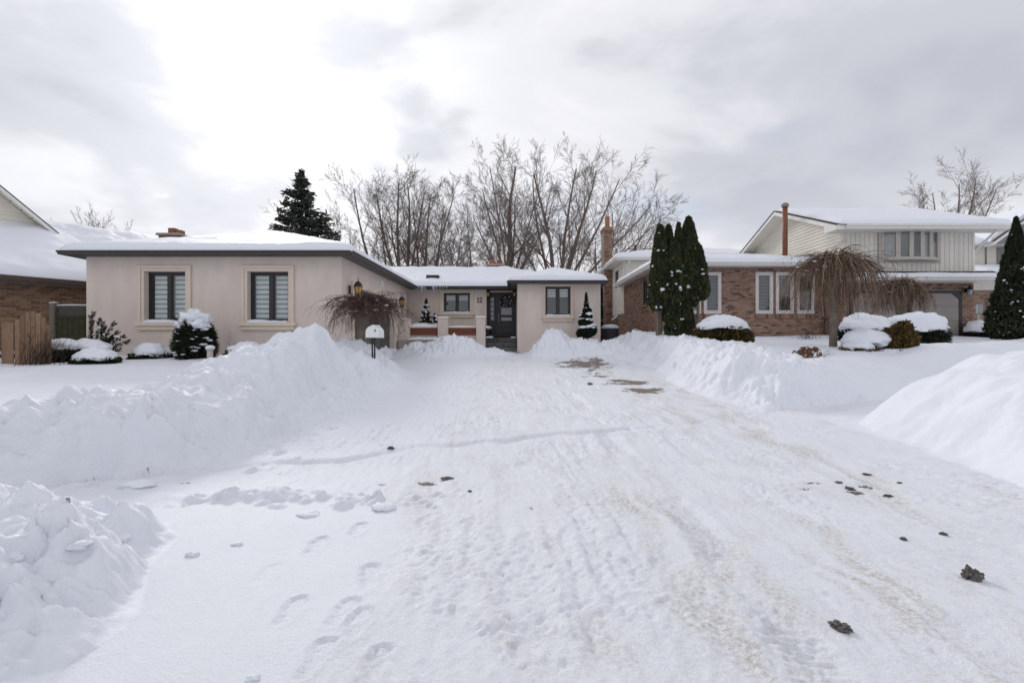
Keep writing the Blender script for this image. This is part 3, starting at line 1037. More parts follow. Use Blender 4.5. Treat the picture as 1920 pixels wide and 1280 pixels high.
def height_sheet(name, rects, parent, mat, cell, thick=0.0, inset=0.0, noise=0.0, seed=1, drop=0.05, T=None, smooth=True, lip=0.0, thick_fn=None):
    """roof sheet, or the snow lying on it, over the union of rectangles"""
    x0, x1 = min(r[0] for r in rects), max(r[1] for r in rects)
    y0, y1 = min(r[2] for r in rects), max(r[3] for r in rects)
    cuts_x = sorted(set([r[0] for r in rects] + [r[1] for r in rects]))
    cuts_y = sorted(set([r[2] for r in rects] + [r[3] for r in rects]))

    def axis(c):
        out = []
        for a, b in zip(c[:-1], c[1:]):
            n = max(1, int(round((b - a) / cell)))
            out.append(np.linspace(a, b, n + 1))
        return np.unique(np.round(np.concatenate(out), 5))
    xs, ys = axis(cuts_x), axis(cuts_y)
    X, Y = np.meshgrid(xs, ys)
    cxm, cym = (X[:-1, :-1] + X[1:, 1:]) / 2, (Y[:-1, :-1] + Y[1:, 1:]) / 2
    inside = np.zeros(cxm.shape, bool)
    for r in rects:
        inside |= (cxm > r[0]) & (cxm < r[1]) & (cym > r[2]) & (cym < r[3])
    Z = roof_height(rects, X, Y)
    # distance to the outer edge of the union
    ny, nx = X.shape
    used = np.zeros(X.shape, bool)
    used[:-1, :-1] |= inside
    used[1:, :-1] |= inside
    used[:-1, 1:] |= inside
    used[1:, 1:] |= inside
    pad = np.pad(inside, 1)
    full = pad[:-1, :-1] & pad[1:, :-1] & pad[:-1, 1:] & pad[1:, 1:]
    border = used & ~full
    bx, by = X[border], Y[border]
    D = np.full(X.shape, 1e9)
    if thick:
        pts = np.stack([X[used], Y[used]], -1)
        dm = np.full(len(pts), 1e9)
        for i in range(0, len(bx), 400):
            d2 = (pts[:, 0:1] - bx[None, i:i + 400]) ** 2 + (pts[:, 1:2] - by[None, i:i + 400]) ** 2
            dm = np.minimum(dm, d2.min(1))
        D[used] = np.sqrt(dm)
        t = thick * np.clip(1 - np.clip(1 - D / .22, 0, 1) ** 2.2, .0, 1) ** .6
        t = t * (1 + noise * fbm(X * .9 + seed, Y * .9, 4, seed)) + .25 * noise * thick * fbm(X * 3.1, Y * 3.1, 4, seed + 5)
        if thick_fn is not None:
            t = t * thick_fn(X, Y)
        Zs = Z.copy()
        Zb = np.where(used, Z, np.nan)
        for _ in range(int(.35 / cell)):        # soften ridges and valleys
            p = np.pad(Zb, 1, mode='edge')
            st_ = np.stack([p[:-2, 1:-1], p[2:, 1:-1], p[1:-1, :-2], p[1:-1, 2:], Zb])
            with np.errstate(all='ignore'):
                avg = np.nanmean(st_, axis=0)
            Zb = np.where(used & ~border, avg, Zb)
        Z = np.where(used, np.maximum(Zb, Z - .02), Z) + np.maximum(t, 0)
    idx = -np.ones(X.shape, int)
    idx[used] = np.arange(used.sum())
    V = np.stack([X[used], Y[used], Z[used]], -1)
    q = np.stack([idx[:-1, :-1][inside], idx[:-1, 1:][inside], idx[1:, 1:][inside], idx[1:, :-1][inside]], -1)
    # skirt down along the border
    skirt = []
    base = len(V)
    extra = {}

    def low(i):
        if i not in extra:
            extra[i] = base + len(extra)
        return extra[i]
    for (dy, dx, e0, e1) in ((0, -1, (1, 0), (0, 0)), (0, 1, (0, 1), (1, 1)), (-1, 0, (0, 0), (0, 1)), (1, 0, (1, 1), (1, 0))):
        nb = np.pad(inside, 1)[1 + dy:1 + dy + inside.shape[0], 1 + dx:1 + dx + inside.shape[1]]
        for j, i in zip(*np.where(inside & ~nb)):
            a, b = idx[j + e0[0], i + e0[1]], idx[j + e1[0], i + e1[1]]
            skirt.append([b, a, low(a), low(b)])
    LV = np.array([V[i] for i in extra], dtype=float).reshape(-1, 3)
    if len(LV):
        LV[:, 2] -= drop
        V = np.vstack([V, LV])
        q = np.vstack([q, np.array(skirt)])
    if T is not None:
        V = np.array([T(*p) for p in V])
    me = mesh_np(name, V, q, mat, smooth)
    return link_mesh(name, me, parent)


BOX5_F = np.array([[0, 1, 5, 4], [1, 2, 6, 5], [3, 0, 4, 7], [4, 5, 6, 7], [3, 2, 1, 0]])


def brickwork(T, u0, u1, z0, z1, holes, parent, mat, pick=None, bw=.20, bh=.064, j=.011, proud=.010, seed=1, bucket=None, clip=None):
    """running bond; bricks chosen by pick(u,z) become parts of their own, the others go to bucket"""
    rs = random.Random(seed)
    ox, oy, _ = T(0, 0, 0)
    ax, ay, _ = T(1, 0, 0)
    ang = math.atan2(ay - oy, ax - ox)
    key = mat.name
    row, z = 0, z0
    singles = []
    while z + bh <= z1 + .001:
        u = u0 - (.5 * (bw + j) if row % 2 else 0)
        while u < u1:
            a, b = max(u, u0), min(u + bw, u1)
            segs = [(a, b)]
            for h in holes:
                if h[2] - .004 < z + bh and h[3] + .004 > z:
                    ns = []
                    for a_, b_ in segs:
                        if h[0] > a_ and h[0] < b_ or h[1] > a_ and h[1] < b_ or (h[0] <= a_ and h[1] >= b_):
                            if h[0] - a_ > .03:
                                ns.append((a_, h[0] - .003))
                            if b_ - h[1] > .03:
                                ns.append((h[1] + .003, b_))
                        else:
                            ns.append((a_, b_))
                    segs = ns
            for a_, b_ in segs:
                if b_ - a_ < .03:
                    continue
                if clip and not clip((a_ + b_) / 2, z + bh / 2):
                    continue
                p = proud + rs.uniform(-.003, .003)
                if pick and pick((a_ + b_) / 2, z + bh / 2):
                    singles.append((a_, b_, z, p))
                else:
                    bucket.append((T, a_, b_, z, z + bh, p, rs.random()))
            u += bw + j
        z += bh + j
        row += 1
    if singles:
        me = bpy.data.meshes.get('brick_' + key)
        if me is None:
            mb = MB()
            mb.bbox(-.5 * bw, .5 * bw, -.018, .018, -.5 * bh, .5 * bh, .004)
            tmp = mb.build('brick', mat)
            me = tmp.data
            me.name = 'brick_' + key
            bpy.data.objects.remove(tmp)
        for a_, b_, zz, p in singles:
            x, y, _ = T((a_ + b_) / 2, p - .018, 0)
            o = link_mesh('brick', me, parent, (x, y, zz + bh / 2))
            o.rotation_euler = (0, 0, ang)
            o.scale = ((b_ - a_) / bw, 1, 1)
    return len(singles)


def brick_rest(bucket, parent, mat):
    V, Q, TT = [], [], []
    for T, a, b, z0, z1, p, tint in bucket:
        i = len(V)
        V += [T(a, -.02, z0), T(b, -.02, z0), T(b, -.02, z1), T(a, -.02, z1), T(a, p, z0), T(b, p, z0), T(b, p, z1), T(a, p, z1)]
        Q += [[i + 4, i + 5, i + 6, i + 7], [i, i + 1, i + 5, i + 4], [i + 1, i + 2, i + 6, i + 5], [i + 2, i + 3, i + 7, i + 6], [i + 3, i, i + 4, i + 7]]
        TT += [tint] * 8
    if not V:
        return
    me = mesh_np('brickwork', np.array(V), np.array(Q), mat)
    at = me.attributes.new('tint', 'FLOAT', 'POINT')
    at.data.foreach_set('value', np.array(TT, dtype=np.float32))
    tag(link_mesh('brickwork', me, parent), kind='stuff')


def gutter(mb, T, u0, u1, w, ztop, h=.13, d=.11):
    """K profile gutter running along u at outward offset w"""
    prof = [(w, ztop - h), (w + d * .55, ztop - h), (w + d * .62, ztop - h * .55), (w + d, ztop - h * .3), (w + d, ztop), (w + d - .012, ztop), (w + d - .014, ztop - .012), (w, ztop - .012)]
    n = len(prof)
    vs = [(u0, a, b) for a, b in prof] + [(u1, a, b) for a, b in prof]
    fs = [list(range(n)), [n + i for i in range(n)][::-1]] + [[i, (i + 1) % n, n + (i + 1) % n, n + i] for i in range(n)]
    m2 = MB(T)
    m2.add(vs, fs)
    b = len(mb.v)
    mb.v += m2.v
    mb.f += [[b + i for i in q] for q in m2.f]


def icicle(x, y, z, l, r, parent):
    mb = MB()
    mb.lathe([(r, z), (r * .7, z - l * .35), (r * .35, z - l * .75), (.001, z - l)], (x, y), 6)
    return mb.build('icicle', M_ICE, parent, smooth=True)


# ------------------------------------------------------------------ the beige stucco bungalow
ZE = 3.80                                     # underside of the eaves
FRONT = lambda Y: frame(0, Y, 0.0)            # u = X, outward towards the street
R90 = math.pi / 2


def main_house():
    H = thing('bungalow', (-8.8, 14, .8), 'low beige stucco bungalow with dark eaves and number 12 by its door', 'house')
    T14, T228, T206, T233 = FRONT(14.0), FRONT(22.8), FRONT(20.6), FRONT(23.3)
    w1 = (-10.80, -9.61, 1.907, 3.376)
    w2 = (-7.81, -6.63, 1.907, 3.376)
    wc = (-3.48, -2.24, 2.70, 3.64)
    wr = (1.195, 2.276, 2.44, 3.70)
    TG = frame(-5.1, 14.0, R90)               # garage side wall: u runs back, outward to +X
    gd = (1.0, 5.85, .5, 3.05)
    slot = (8.32, 8.72, 1.75, 3.62)
    wall_mesh(T14, -12.5, -5.1, .3, ZE + .05, [w1, w2], .17).build('wall', M_STUCCO, H)
    wall_mesh(TG, 0, 8.8, .3, ZE + .05, [gd, slot], .16).build('wall', M_STUCCO, H)
    wall_mesh(T228, -5.1, -1.46, .3, ZE + .05, [wc], .15).build('wall', M_STUCCO, H)
    wall_mesh(T206, 0.0, 3.55, .3, ZE + .05, [wr], .15).build('wall', M_STUCCO, H)
    MB().quad((0, 20.6, .3), (0, 23.4, .3), (0, 23.4, ZE + .05), (0, 20.6, ZE + .05)).build('wall', M_STUCCO, H)
    MB().quad((-1.46, 22.8, .3), (-1.46, 23.4, .3), (-1.46, 23.4, ZE + .05), (-1.46, 22.8, ZE + .05)).build('wall', M_STUCCO, H)
    MB().quad((3.55, 20.6, .3), (3.55, 30.6, .3), (3.55, 30.6, ZE + .05), (3.55, 20.6, ZE + .05)).build('wall', M_STUCCO, H)
    MB().quad((-12.5, 14, .3), (-12.5, 30.6, .3), (-12.5, 30.6, ZE + .05), (-12.5, 14, ZE + .05)).build('wall', M_STUCCO, H)
    MB().quad((-12.5, 30.6, .3), (3.55, 30.6, .3), (3.55, 30.6, ZE + .05), (-12.5, 30.6, ZE + .05)).build('wall', M_STUCCO, H)
    wall_mesh(T233, -1.46, 0.0, .3, ZE + .05, [(-1.46, -.05, 1.0, 3.715)], .05).build('wall', M_STUCCO, H)
    # mouldings round the windows
    def moulding(T, o, wd, win_o, sill=.15):
        a, b, c, d = o
        mb = MB(T)
        for (p, q_, lo, hi) in ((0, .5, .0, .045), (.5, 1.0, .0, .075)):
            i0, i1 = wd * p, wd * q_
            mb.bbox(a - i1, a - i0 - .001, .001, hi, c - .0, d + i1, .006)
            mb.bbox(b + i0 + .001, b + i1, .001, hi, c - .0, d + i1, .006)
            mb.bbox(a - i0, b + i0, .001, hi - .002, d + i0 + .001, d + i1, .006)
        mb.build('moulding', M_TRIM, win_o)
        ms = MB(T)
        ms.bbox(a - wd - .06, b + wd + .06, -.05, .13, c - .115, c - .003, .012)
        ms.bbox(a - wd - .01, b + wd + .01, .001, .085, c - .23, c - .116, .012)
        ms.build('sill', M_TRIM, win_o)
    for k, (T, o, dep, fill, wd, dv) in enumerate(((T14, w1, .16, 'zebra', .17, [.52]), (T14, w2, .16, 'zebra', .17, [.52]), (T228, wc, .14, 'half', .17, [.5]), (T206, wr, .14, 'half', .17, [.5]))):
        wo = window(T, H, o[0] + .004, o[1] - .004, o[2] + .004, o[3] - .004, -dep + .02, M_FRAME, dv, .065, fill, .10)
        moulding(T, o, min(wd, 3.795 - o[3]) if k >= 2 else wd, wo)
        snow_strip(T, o[0] + .02, o[1] - .02, .12, -dep + .03, o[2] - .002, .09, 'sill_snow', wo, 26, 30 + k)
    # narrow dark side window in the inner corner
    so = MB(TG)
    so.box(slot[0], slot[1], -.16, -.12, slot[2], slot[3])
    so.build('side_window', M_FRAME, H)
    # garage door of stacked panels in a stucco surround
    g = MB(TG)
    g.box(gd[0], gd[1], -.20, -.15, gd[2], gd[3])
    go = g.build('garage_door', M_GARAGE, H)
    for r in range(4):
        for c in range(4):
            a = gd[0] + .06 + c * 1.19
            z = .95 + .53 * r
            MB(TG).bbox(a, a + 1.12, -.155, -.125, z, min(z + .47, gd[3] - .02), .02).build('panel', M_GARAGE, go)
    gs = MB(TG)
    gs.bbox(gd[0] - .16, gd[0] - .001, .001, .05, .5, gd[3] + .16, .008)
    gs.bbox(gd[1] + .001, gd[1] + .16, .001, .05, .5, gd[3] + .16, .008)
    gs.bbox(gd[0], gd[1], .001, .048, gd[3] + .001, gd[3] + .16, .008)
    gs.build('garage_surround', M_TRIM, go)
    # soffit, fascia, gutters
    sf = MB()
    for a, b, c, d in ((-12.85, -4.72, 13.6, 22.3), (-12.85, 3.75, 22.3, 31.0), (-.33, 3.75, 20.2, 22.3)):
        sf.box(a, b, c, d, ZE - .0, ZE + .03)
    rects = [(-12.85, -4.72, 13.6, 28.0, ZE + .055, .318, 'lrf'), (-12.85, 3.75, 22.3, 31.0, ZE + .055, .318, 'lrfb'), (-.33, 3.75, 20.2, 26.0, ZE + .055, .318, 'lrf')]
    roof = height_sheet('roof', rects, H, M_SHINGLE, .3, drop=.06, smooth=False)
    sf.build('soffit', M_SOFFIT, roof)
    fa = MB()
    th = .025
    segs = [((-12.85, 13.6), (-4.72, 13.6)), ((-4.72, 13.6), (-4.72, 22.3)), ((-4.72, 22.3), (-.33, 22.3)), ((-.33, 22.3), (-.33, 20.2)), ((-.33, 20.2), (3.75, 20.2)), ((3.75, 20.2), (3.75, 31)), ((-12.85, 31), (-12.85, 13.6))]
    for (a, b) in segs:
        L = math.hypot(b[0] - a[0], b[1] - a[1])
        T = frame(a[0], a[1], math.atan2(b[1] - a[1], b[0] - a[0]))
        m2 = MB(T)
        m2.box(.0, L, -.03, .004, ZE - .015, ZE + .085)
        i = len(fa.v)
        fa.v += m2.v
        fa.f += [[i + q for q in f_] for f_ in m2.f]
    fa.build('fascia', M_FASCIA, roof)
    gu = MB()
    for (a, b) in segs:
        L = math.hypot(b[0] - a[0], b[1] - a[1])
        T = frame(a[0], a[1], math.atan2(b[1] - a[1], b[0] - a[0]))
        gutter(gu, T, -.05, L + .05, .005, ZE + .10, .105, .11)
    gu.build('gutter', M_FASCIA, roof)
    srects = [(r[0] + (-.06), r[1] + .06, r[2] - .06, r[3] + (.06 if 'b' in r[6] else 0), r[4] + .04, r[5], r[6]) for r in rects]
    height_sheet('roof_snow', srects, roof, M_SNOW, .11, thick=.21, noise=.22, seed=3, drop=.03)
    # icicles in the inner corner
    ri = random.Random(4)
    for px in (779, 781, 784, 786, 788, 790, 792, 793, 797, 811, 813.5, 815, 819, 825, 830, 833, 836.5, 838):
        l = ri.uniform(.12, .45) * (1.1 if px in (813.5, 792, 788, 837) else .75)
        Y = 22.15
        icicle(WX(px, Y), Y, ZE + .04 + ri.uniform(0, .12), l, ri.uniform(.012, .022), roof)
    # roof vent poking through the snow
    MB().bbox(-4.35, -3.75, 23.0, 23.5, 4.2, 4.52, .02).build('roof_vent', M_SHINGLE, roof)
    # chimneys
    def chimney(x0, x1, y0, y1, z1, pots):
        cb = MB()
        cb.bbox(x0, x1, y0, y1, 4.2, z1, .01)
        ch = cb.build('chimney', M_CHIMBRICK, roof)
        MB().bbox(x0 - .10, x1 + .10, y0 - .08, y1 + .08, z1 + .001, z1 + .11, .02).build('chimney_cap', M_CONC, ch)
        for (px, s, h) in pots:
            MB().bbox(px - s / 2, px + s / 2, (y0 + y1) / 2 - s / 2, (y0 + y1) / 2 + s / 2, z1 + .111, z1 + .111 + h, .02).build('flue', M_CHIMBRICK, ch)
    Yc = 24.0
    chimney(WX(297, Yc), WX(334, Yc), Yc, Yc + .7, WZ(441, Yc), [(WX(316, Yc), .34, .30), (WX(329, Yc), .30, .20)])
    Yc = 28.5
    chimney(WX(915, Yc), WX(943, Yc), Yc, Yc + .7, WZ(498, Yc), [(WX(922, Yc), .32, .28), (WX(936, Yc), .32, .28)])
    # entrance: frame, side light, door
    df = MB(T233)
    df.box(-1.46, -.05, -.12, -.06, 1.62, 3.715)
    do = df.build('door_frame', M_DOOR, H)
    S = F / 23.3
    ux = lambda px: (px - CX) / S
    uz = lambda py: ZC + (CY - py) / S
    d2 = MB(T233)
    d2.bbox(ux(932.5), ux(964), -.06, -.015, uz(625.5), uz(551.5), .008)
    door = d2.build('door', M_DOOR, H)
    MB(T233).bbox(ux(917), ux(929), -.06, -.03, uz(625.5), uz(551.5), .008).build('side_light', M_DOOR, do)
    for k in range(5):
        z1 = uz(557) - k * (uz(557) - uz(601)) / 5
        z0 = uz(557) - (k + 1) * (uz(557) - uz(601)) / 5
        MB(T233).box(ux(920), ux(926), -.03, -.024, z0 + .02, z1 - .02).build('pane', M_FROST if k in (0, 2, 4) else M_GLASS, do)
    MB(T233).box(ux(938), ux(960), -.015, -.011, uz(575.6), uz(553)).build('pane', M_FRAME, door)
    MB(T233).box(ux(940), ux(959.3), -.015, -.009, uz(590), uz(576.3)).build('pane', M_FROST, door)
    MB(T233).box(ux(940), ux(959.3), -.015, -.009, uz(601), uz(595)).build('pane', M_FROST, door)
    MB(T233).bbox(ux(939.7), ux(959.3), -.015, .0, uz(615.5), uz(606), .012).build('panel', M_DOOR, door)
    MB(T233).bbox(ux(919), ux(927), -.03, -.015, uz(618), uz(606), .012).build('panel', M_DOOR, do)
    hb = MB(T233)
    hb.tube([(ux(935), .05, uz(588)), (ux(935), .055, uz(603))], .028, 8)
    hb.box(ux(935) - .012, ux(935) + .012, -.015, .05, uz(590) - .01, uz(590) + .01)
    hb.box(ux(935) - .012, ux(935) + .012, -.015, .05, uz(601) - .01, uz(601) + .01)
    hb.build('handle', M_STEEL, door)
    MB(T233).bbox(ux(916), ux(966), -.02, .10, 1.56, 1.655, .01).build('threshold', M_FRAME, H)
    # number plate letters: 1 and 2
    S2 = F / 22.8
    nx = lambda px: (px - CX) / S2
    nz = lambda py: ZC + (CY - py) / S2
    one = MB(T228)
    one.box(nx(896.0), nx(897.2), .005, .03, nz(566.3), nz(557.8))
    one.box(nx(894.5), nx(898.6), .005, .028, nz(567.2), nz(566.2))
    one.add([(nx(894.2), .005, nz(560.2)), (nx(896.1), .005, nz(558.4)), (nx(896.1), .028, nz(558.4)), (nx(894.2), .028, nz(560.2)), (nx(894.2), .005, nz(560.9)), (nx(896.1), .005, nz(559.6)), (nx(896.1), .028, nz(559.6)), (nx(894.2), .028, nz(560.9))], [[0, 1, 2, 3], [4, 5, 6, 7], [3, 2, 6, 7], [0, 1, 5, 4]])
    tag(one.build('house_number', M_BLACK, H), 'black numeral 1')
    two = MB(T228)
    pts = [(899.6, 560.6), (899.9, 559.0), (901.0, 558.0), (902.4, 558.1), (903.3, 559.2), (903.2, 560.7), (902.2, 562.4), (900.8, 564.3), (899.7, 566.4)]
    two.tube([(nx(a), .018, nz(b)) for a, b in pts], [.012, .014, .016, .018, .021, .021, .018, .014, .012], 6)
    two.box(nx(899.4), nx(903.9), .006, .03, nz(567.2), nz(566.0))
    two.box(nx(903.2), nx(904.0), .006, .029, nz(566.0), nz(564.6))
    tag(two.build('house_number', M_BLACK, H), 'black numeral 2')
    # white sticker vent above the garage door
    MB(TG).bbox(3.95, 4.35, .001, .03, 3.40, 3.66, .01).build('wall_vent', M_WHITE, H)
    return H


HOUSE = main_house()


def porch():
    P = thing('front_steps', (-.75, 21.5, .8), 'dark grey stone porch steps below the black front door', 'steps')
    rs = random.Random(3)
    X0, X1 = -1.85, .22
    for k, (yf, zt, zb, a, b) in enumerate(((21.55, 1.52, 1.30, -1.85, -.02), (21.2, 1.295, 1.09, -1.6, .12), (20.85, 1.085, .90, -1.35, .16), (20.5, .895, .70, -1.05, .2))):
        u = a
        while u < b - .05:
            w = min(rs.uniform(.38, .62), b - u)
            if b - u - w < .15:
                w = b - u
            MB().bbox(u + .004, u + w - .004, yf + rs.uniform(-.008, .008), (yf + .36 if k else 23.22), zb, zt + rs.uniform(-.006, .004), .012).build('stone_block', M_STONE, P)
            u += w
    snow_strip(FRONT(21.9), -1.84, -1.1, .25, -.5, 1.515, .09, 'step_snow', P, 20, 3)
    snow_strip(FRONT(21.62), -.30, -.03, .02, -.3, 1.515, .06, 'step_snow', P, 14, 5)
    G = tag(thing('planter_wall', (-3.2, 20.8, .9), 'low stucco porch wall with posts and red-brown wooden panels', 'wall'), kind='thing')
    y0, y1 = 20.72, 21.16
    posts = [(-5.09, -4.64, 2.27), (-3.42, -2.99, 2.33), (-1.77, -1.38, 2.35)]
    for k, (a, b, z) in enumerate(posts):
        po = MB().bbox(a, b, y0, y1, .6, z, .01).build('post', M_STUCCO, G)
        MB().bbox(a - .03, b + .03, y0 - .03, y1 + .03, z + .001, z + .05, .008).build('post_cap', M_TRIM, po)
        snow_strip(FRONT(y0), a - .02, b + .02, .02, -.45, z + .05, .055, 'cap_snow', po, 12, 50 + k)
    for k, (a, b) in enumerate(((-4.638, -3.422), (-2.988, -1.772))):
        MB().box(a, b, 20.95, 21.12, .6, 1.62).build('wall', M_STUCCO, G)
        for i in range(3):
            z = 1.62 + .105 * i
            MB().bbox(a + .002, b - .002, 20.90, 20.94, z, z + .10, .006).build('plank', M_WOODP, G)
        MB().bbox(a + .001, b - .001, 20.88, 21.14, 1.937, 1.985, .006).build('rail', M_TRIM, G)
        MB().box(a, b, 20.945, 21.13, 1.622, 1.936).build('panel_back', M_SOFFIT, G)
        snow_strip(FRONT(20.9), a, b, .01, -.22 if k else -1.2, 1.986, .05 if k else .19, 'rail_snow', G, 26, 60 + k)
    snow_strip(FRONT(20.72), -4.64, -3.42, .25, -.2, 1.42, .14, 'ledge_snow', G, 20, 66)
    MB().bbox(-5.05, -3.3, 20.35, 20.71, .7, 1.40, .015).build('ledge', M_CONC, G)


porch()


def coach_lantern(x, y, z, s, label, group, wall_side=1):
    """wall lantern: back plate, arm, roof, cage with amber glass, tail"""
    L = thing('wall_lantern', (x, y, z), label, 'lantern', group)
    mb = MB()
    mb.bbox(x - .30 * s * wall_side - .02, x - .30 * s * wall_side + .02, y - .06 * s, y + .06 * s, z - .16 * s, z + .16 * s, .008)
    mb.build('back_plate', M_BLACK, L)
    mb = MB()
    mb.tube([(x - .28 * s * wall_side, y, z - .12 * s), (x - .2 * s * wall_side, y, z - .24 * s), (x - .06 * s * wall_side, y, z - .26 * s), (x, y, z - .2 * s)], .012 * s, 6)
    mb.build('arm', M_BLACK, L)
    c = (x, y)
    MB().lathe([(.02 * s, z + .30 * s), (.012 * s, z + .40 * s), (.002, z + .46 * s)], c, 6).build('finial', M_BLACK, L)
    MB().lathe([(.17 * s, z + .10 * s), (.165 * s, z + .13 * s), (.12 * s, z + .24 * s), (.03 * s, z + .31 * s)], c, 8).build('lantern_roof', M_BLACK, L)
    MB().lathe([(.09 * s, z - .16 * s), (.15 * s, z + .10 * s)], c, 6).build('lantern_glass', M_AMBER, L)
    for k in range(6):
        t = 2 * math.pi * k / 6
        mb = MB()
        mb.tube([(x + .093 * s * math.cos(t), y + .093 * s * math.sin(t), z - .16 * s), (x + .155 * s * math.cos(t), y + .155 * s * math.sin(t), z + .10 * s)], .009 * s, 4)
        mb.build('cage_bar', M_BLACK, L)
    MB().lathe([(.004, z - .62 * s), (.012 * s, z - .5 * s), (.012 * s, z - .30 * s), (.05 * s, z - .24 * s), (.10 * s, z - .17 * s), (.10 * s, z - .155 * s)], c, 8).build('tail', M_BLACK, L)


coach_lantern(-4.80, 14.55, WZ(543, 14.55), .82, 'large black coach lantern with amber glass at the front corner of the garage', 'garage lanterns')
coach_lantern(-4.82, 20.15, WZ(567, 20.15), .80, 'smaller looking amber coach lantern on the far side of the garage door', 'garage lanterns')


def door_lantern(px, label):
    Y = 22.9
    x, z = WX(px, Y), WZ(548.5, Y)
    L = thing('door_lantern', (x, Y, z), label, 'lantern', 'lanterns beside the front door')
    MB().lathe([(.10, z + .0), (.085, z + .06), (.03, z + .14), (.012, z + .22), (.004, z + .26)], (x, Y), 8).build('lantern_roof', M_BLACK, L)
    MB().lathe([(.055, z - .18), (.085, z - .002)], (x, Y), 6).build('lantern_glass', M_AMBER, L)
    for k in range(4):
        t = math.pi / 4 + math.pi / 2 * k
        MB().tube([(x + .06 * math.cos(t), Y + .06 * math.sin(t), z - .19), (x + .092 * math.cos(t), Y + .092 * math.sin(t), z)], .010, 4).build('cage_bar', M_BLACK, L)
    MB().lathe([(.006, z - .30), (.02, z - .25), (.065, z - .185)], (x, Y), 8).build('tail', M_BLACK, L)
    MB().box(x - .02, x + .02, Y, Y + .36, z + .16, z + .19).build('arm', M_BLACK, L)


door_lantern(915, 'small black lantern left of the front door')
door_lantern(964.5, 'small black lantern right of the front door')


def wreath():
    Y = 23.24
    x, z, r = WX(949, Y), WZ(565, Y), .235
    O = thing('wreath', (x, Y, z), 'dark christmas wreath with silver baubles on the front door', 'wreath')
    rs = np.random.default_rng(5)
    n = 900
    a = rs.uniform(0, 2 * math.pi, n)
    rad = r + rs.normal(0, .045, n)
    c = np.stack([x + rad * np.cos(a), Y - .04 + rs.normal(0, .025, n), z + rad * np.sin(a)], -1)
    d = rs.normal(0, 1, (n, 3))
    d /= np.linalg.norm(d, axis=1, keepdims=True)
    e = np.cross(d, rs.normal(0, 1, (n, 3)))
    e /= np.linalg.norm(e, axis=1, keepdims=True)
    V = np.stack([c - d * .035, c + e * .010, c + d * .035], 1).reshape(-1, 3)
    me = mesh_np('greenery', V, np.arange(3 * n).reshape(-1, 3), M_YEW)
    link_mesh('greenery', me, O)
    for k in range(9):
        t = k * 2.4
        q = r + .04 * math.sin(k * 5)
        mb = MB()
        s = .032 + .014 * (k % 3 == 0)
        mb.lathe([(.002, z + q * math.sin(t) - s), (s * .8, z + q * math.sin(t) - s * .55), (s, z + q * math.sin(t)), (s * .8, z + q * math.sin(t) + s * .55), (.002, z + q * math.sin(t) + s)], (x + q * math.cos(t), Y - .08), 8)
        mb.build('bauble', M_BAUBLE, O, smooth=True)


wreath()

# ------------------------------------------------------------------ the brick split-level house at the right
def siding(T, u0, u1, z0, z1, parent, mat, step=.14, clip=None, proud=.032, name='siding_board'):
    """overlapping horizontal boards, each a part; clip(z) -> (ua, ub) limits"""
    z = z0
    while z < z1 - .01:
        zt = min(z + step, z1)
        a0, b0, a1, b1 = u0, u1, u0, u1
        if clip:
            a0, b0 = clip(z)
            a1, b1 = clip(zt)
            if b0 - a0 < .05:
                break
            if b1 - a1 < .02:
                m_ = (a1 + b1) / 2
                a1, b1 = m_ - .01, m_ + .01
        mb = MB(T)
        mb.add([(a0, 0, z), (b0, 0, z), (b0, proud, z), (a0, proud, z), (a1, 0, zt), (b1, 0, zt), (b1, .004, zt), (a1, .004, zt)],
               [[0, 1, 2, 3], [3, 2, 6, 7], [4, 5, 6, 7], [0, 3, 7, 4], [1, 2, 6, 5]])
        mb.build(name, mat, parent)
        z += step


def vboards(T, u0, u1, z0, z1, parent, mat, step=.19, holes=(), name='siding_board'):
    u = u0
    while u < u1 - .01:
        ub = min(u + step, u1)
        spans = [(u, ub, z0, z1)]
        for h in holes:
            if h[0] < ub - .01 and h[1] > u + .01:
                ca, cb = max(u, h[0]), min(ub, h[1])
                spans = [(u, ca, z0, z1), (cb, ub, z0, z1), (ca, cb, z0, h[2]), (ca, cb, h[3], z1)]
        for a, b, c, d in spans:
            if d - c > .03 and b - a > .02:
                MB(T).bbox(a + .005, b - .005, .0, .022, c, d, .006).build(name, mat, parent)
        u += step


def pipe(pts, r, name, parent, mat, n=8):
    return MB().tube(pts, r, n).build(name, mat, parent, smooth=True)


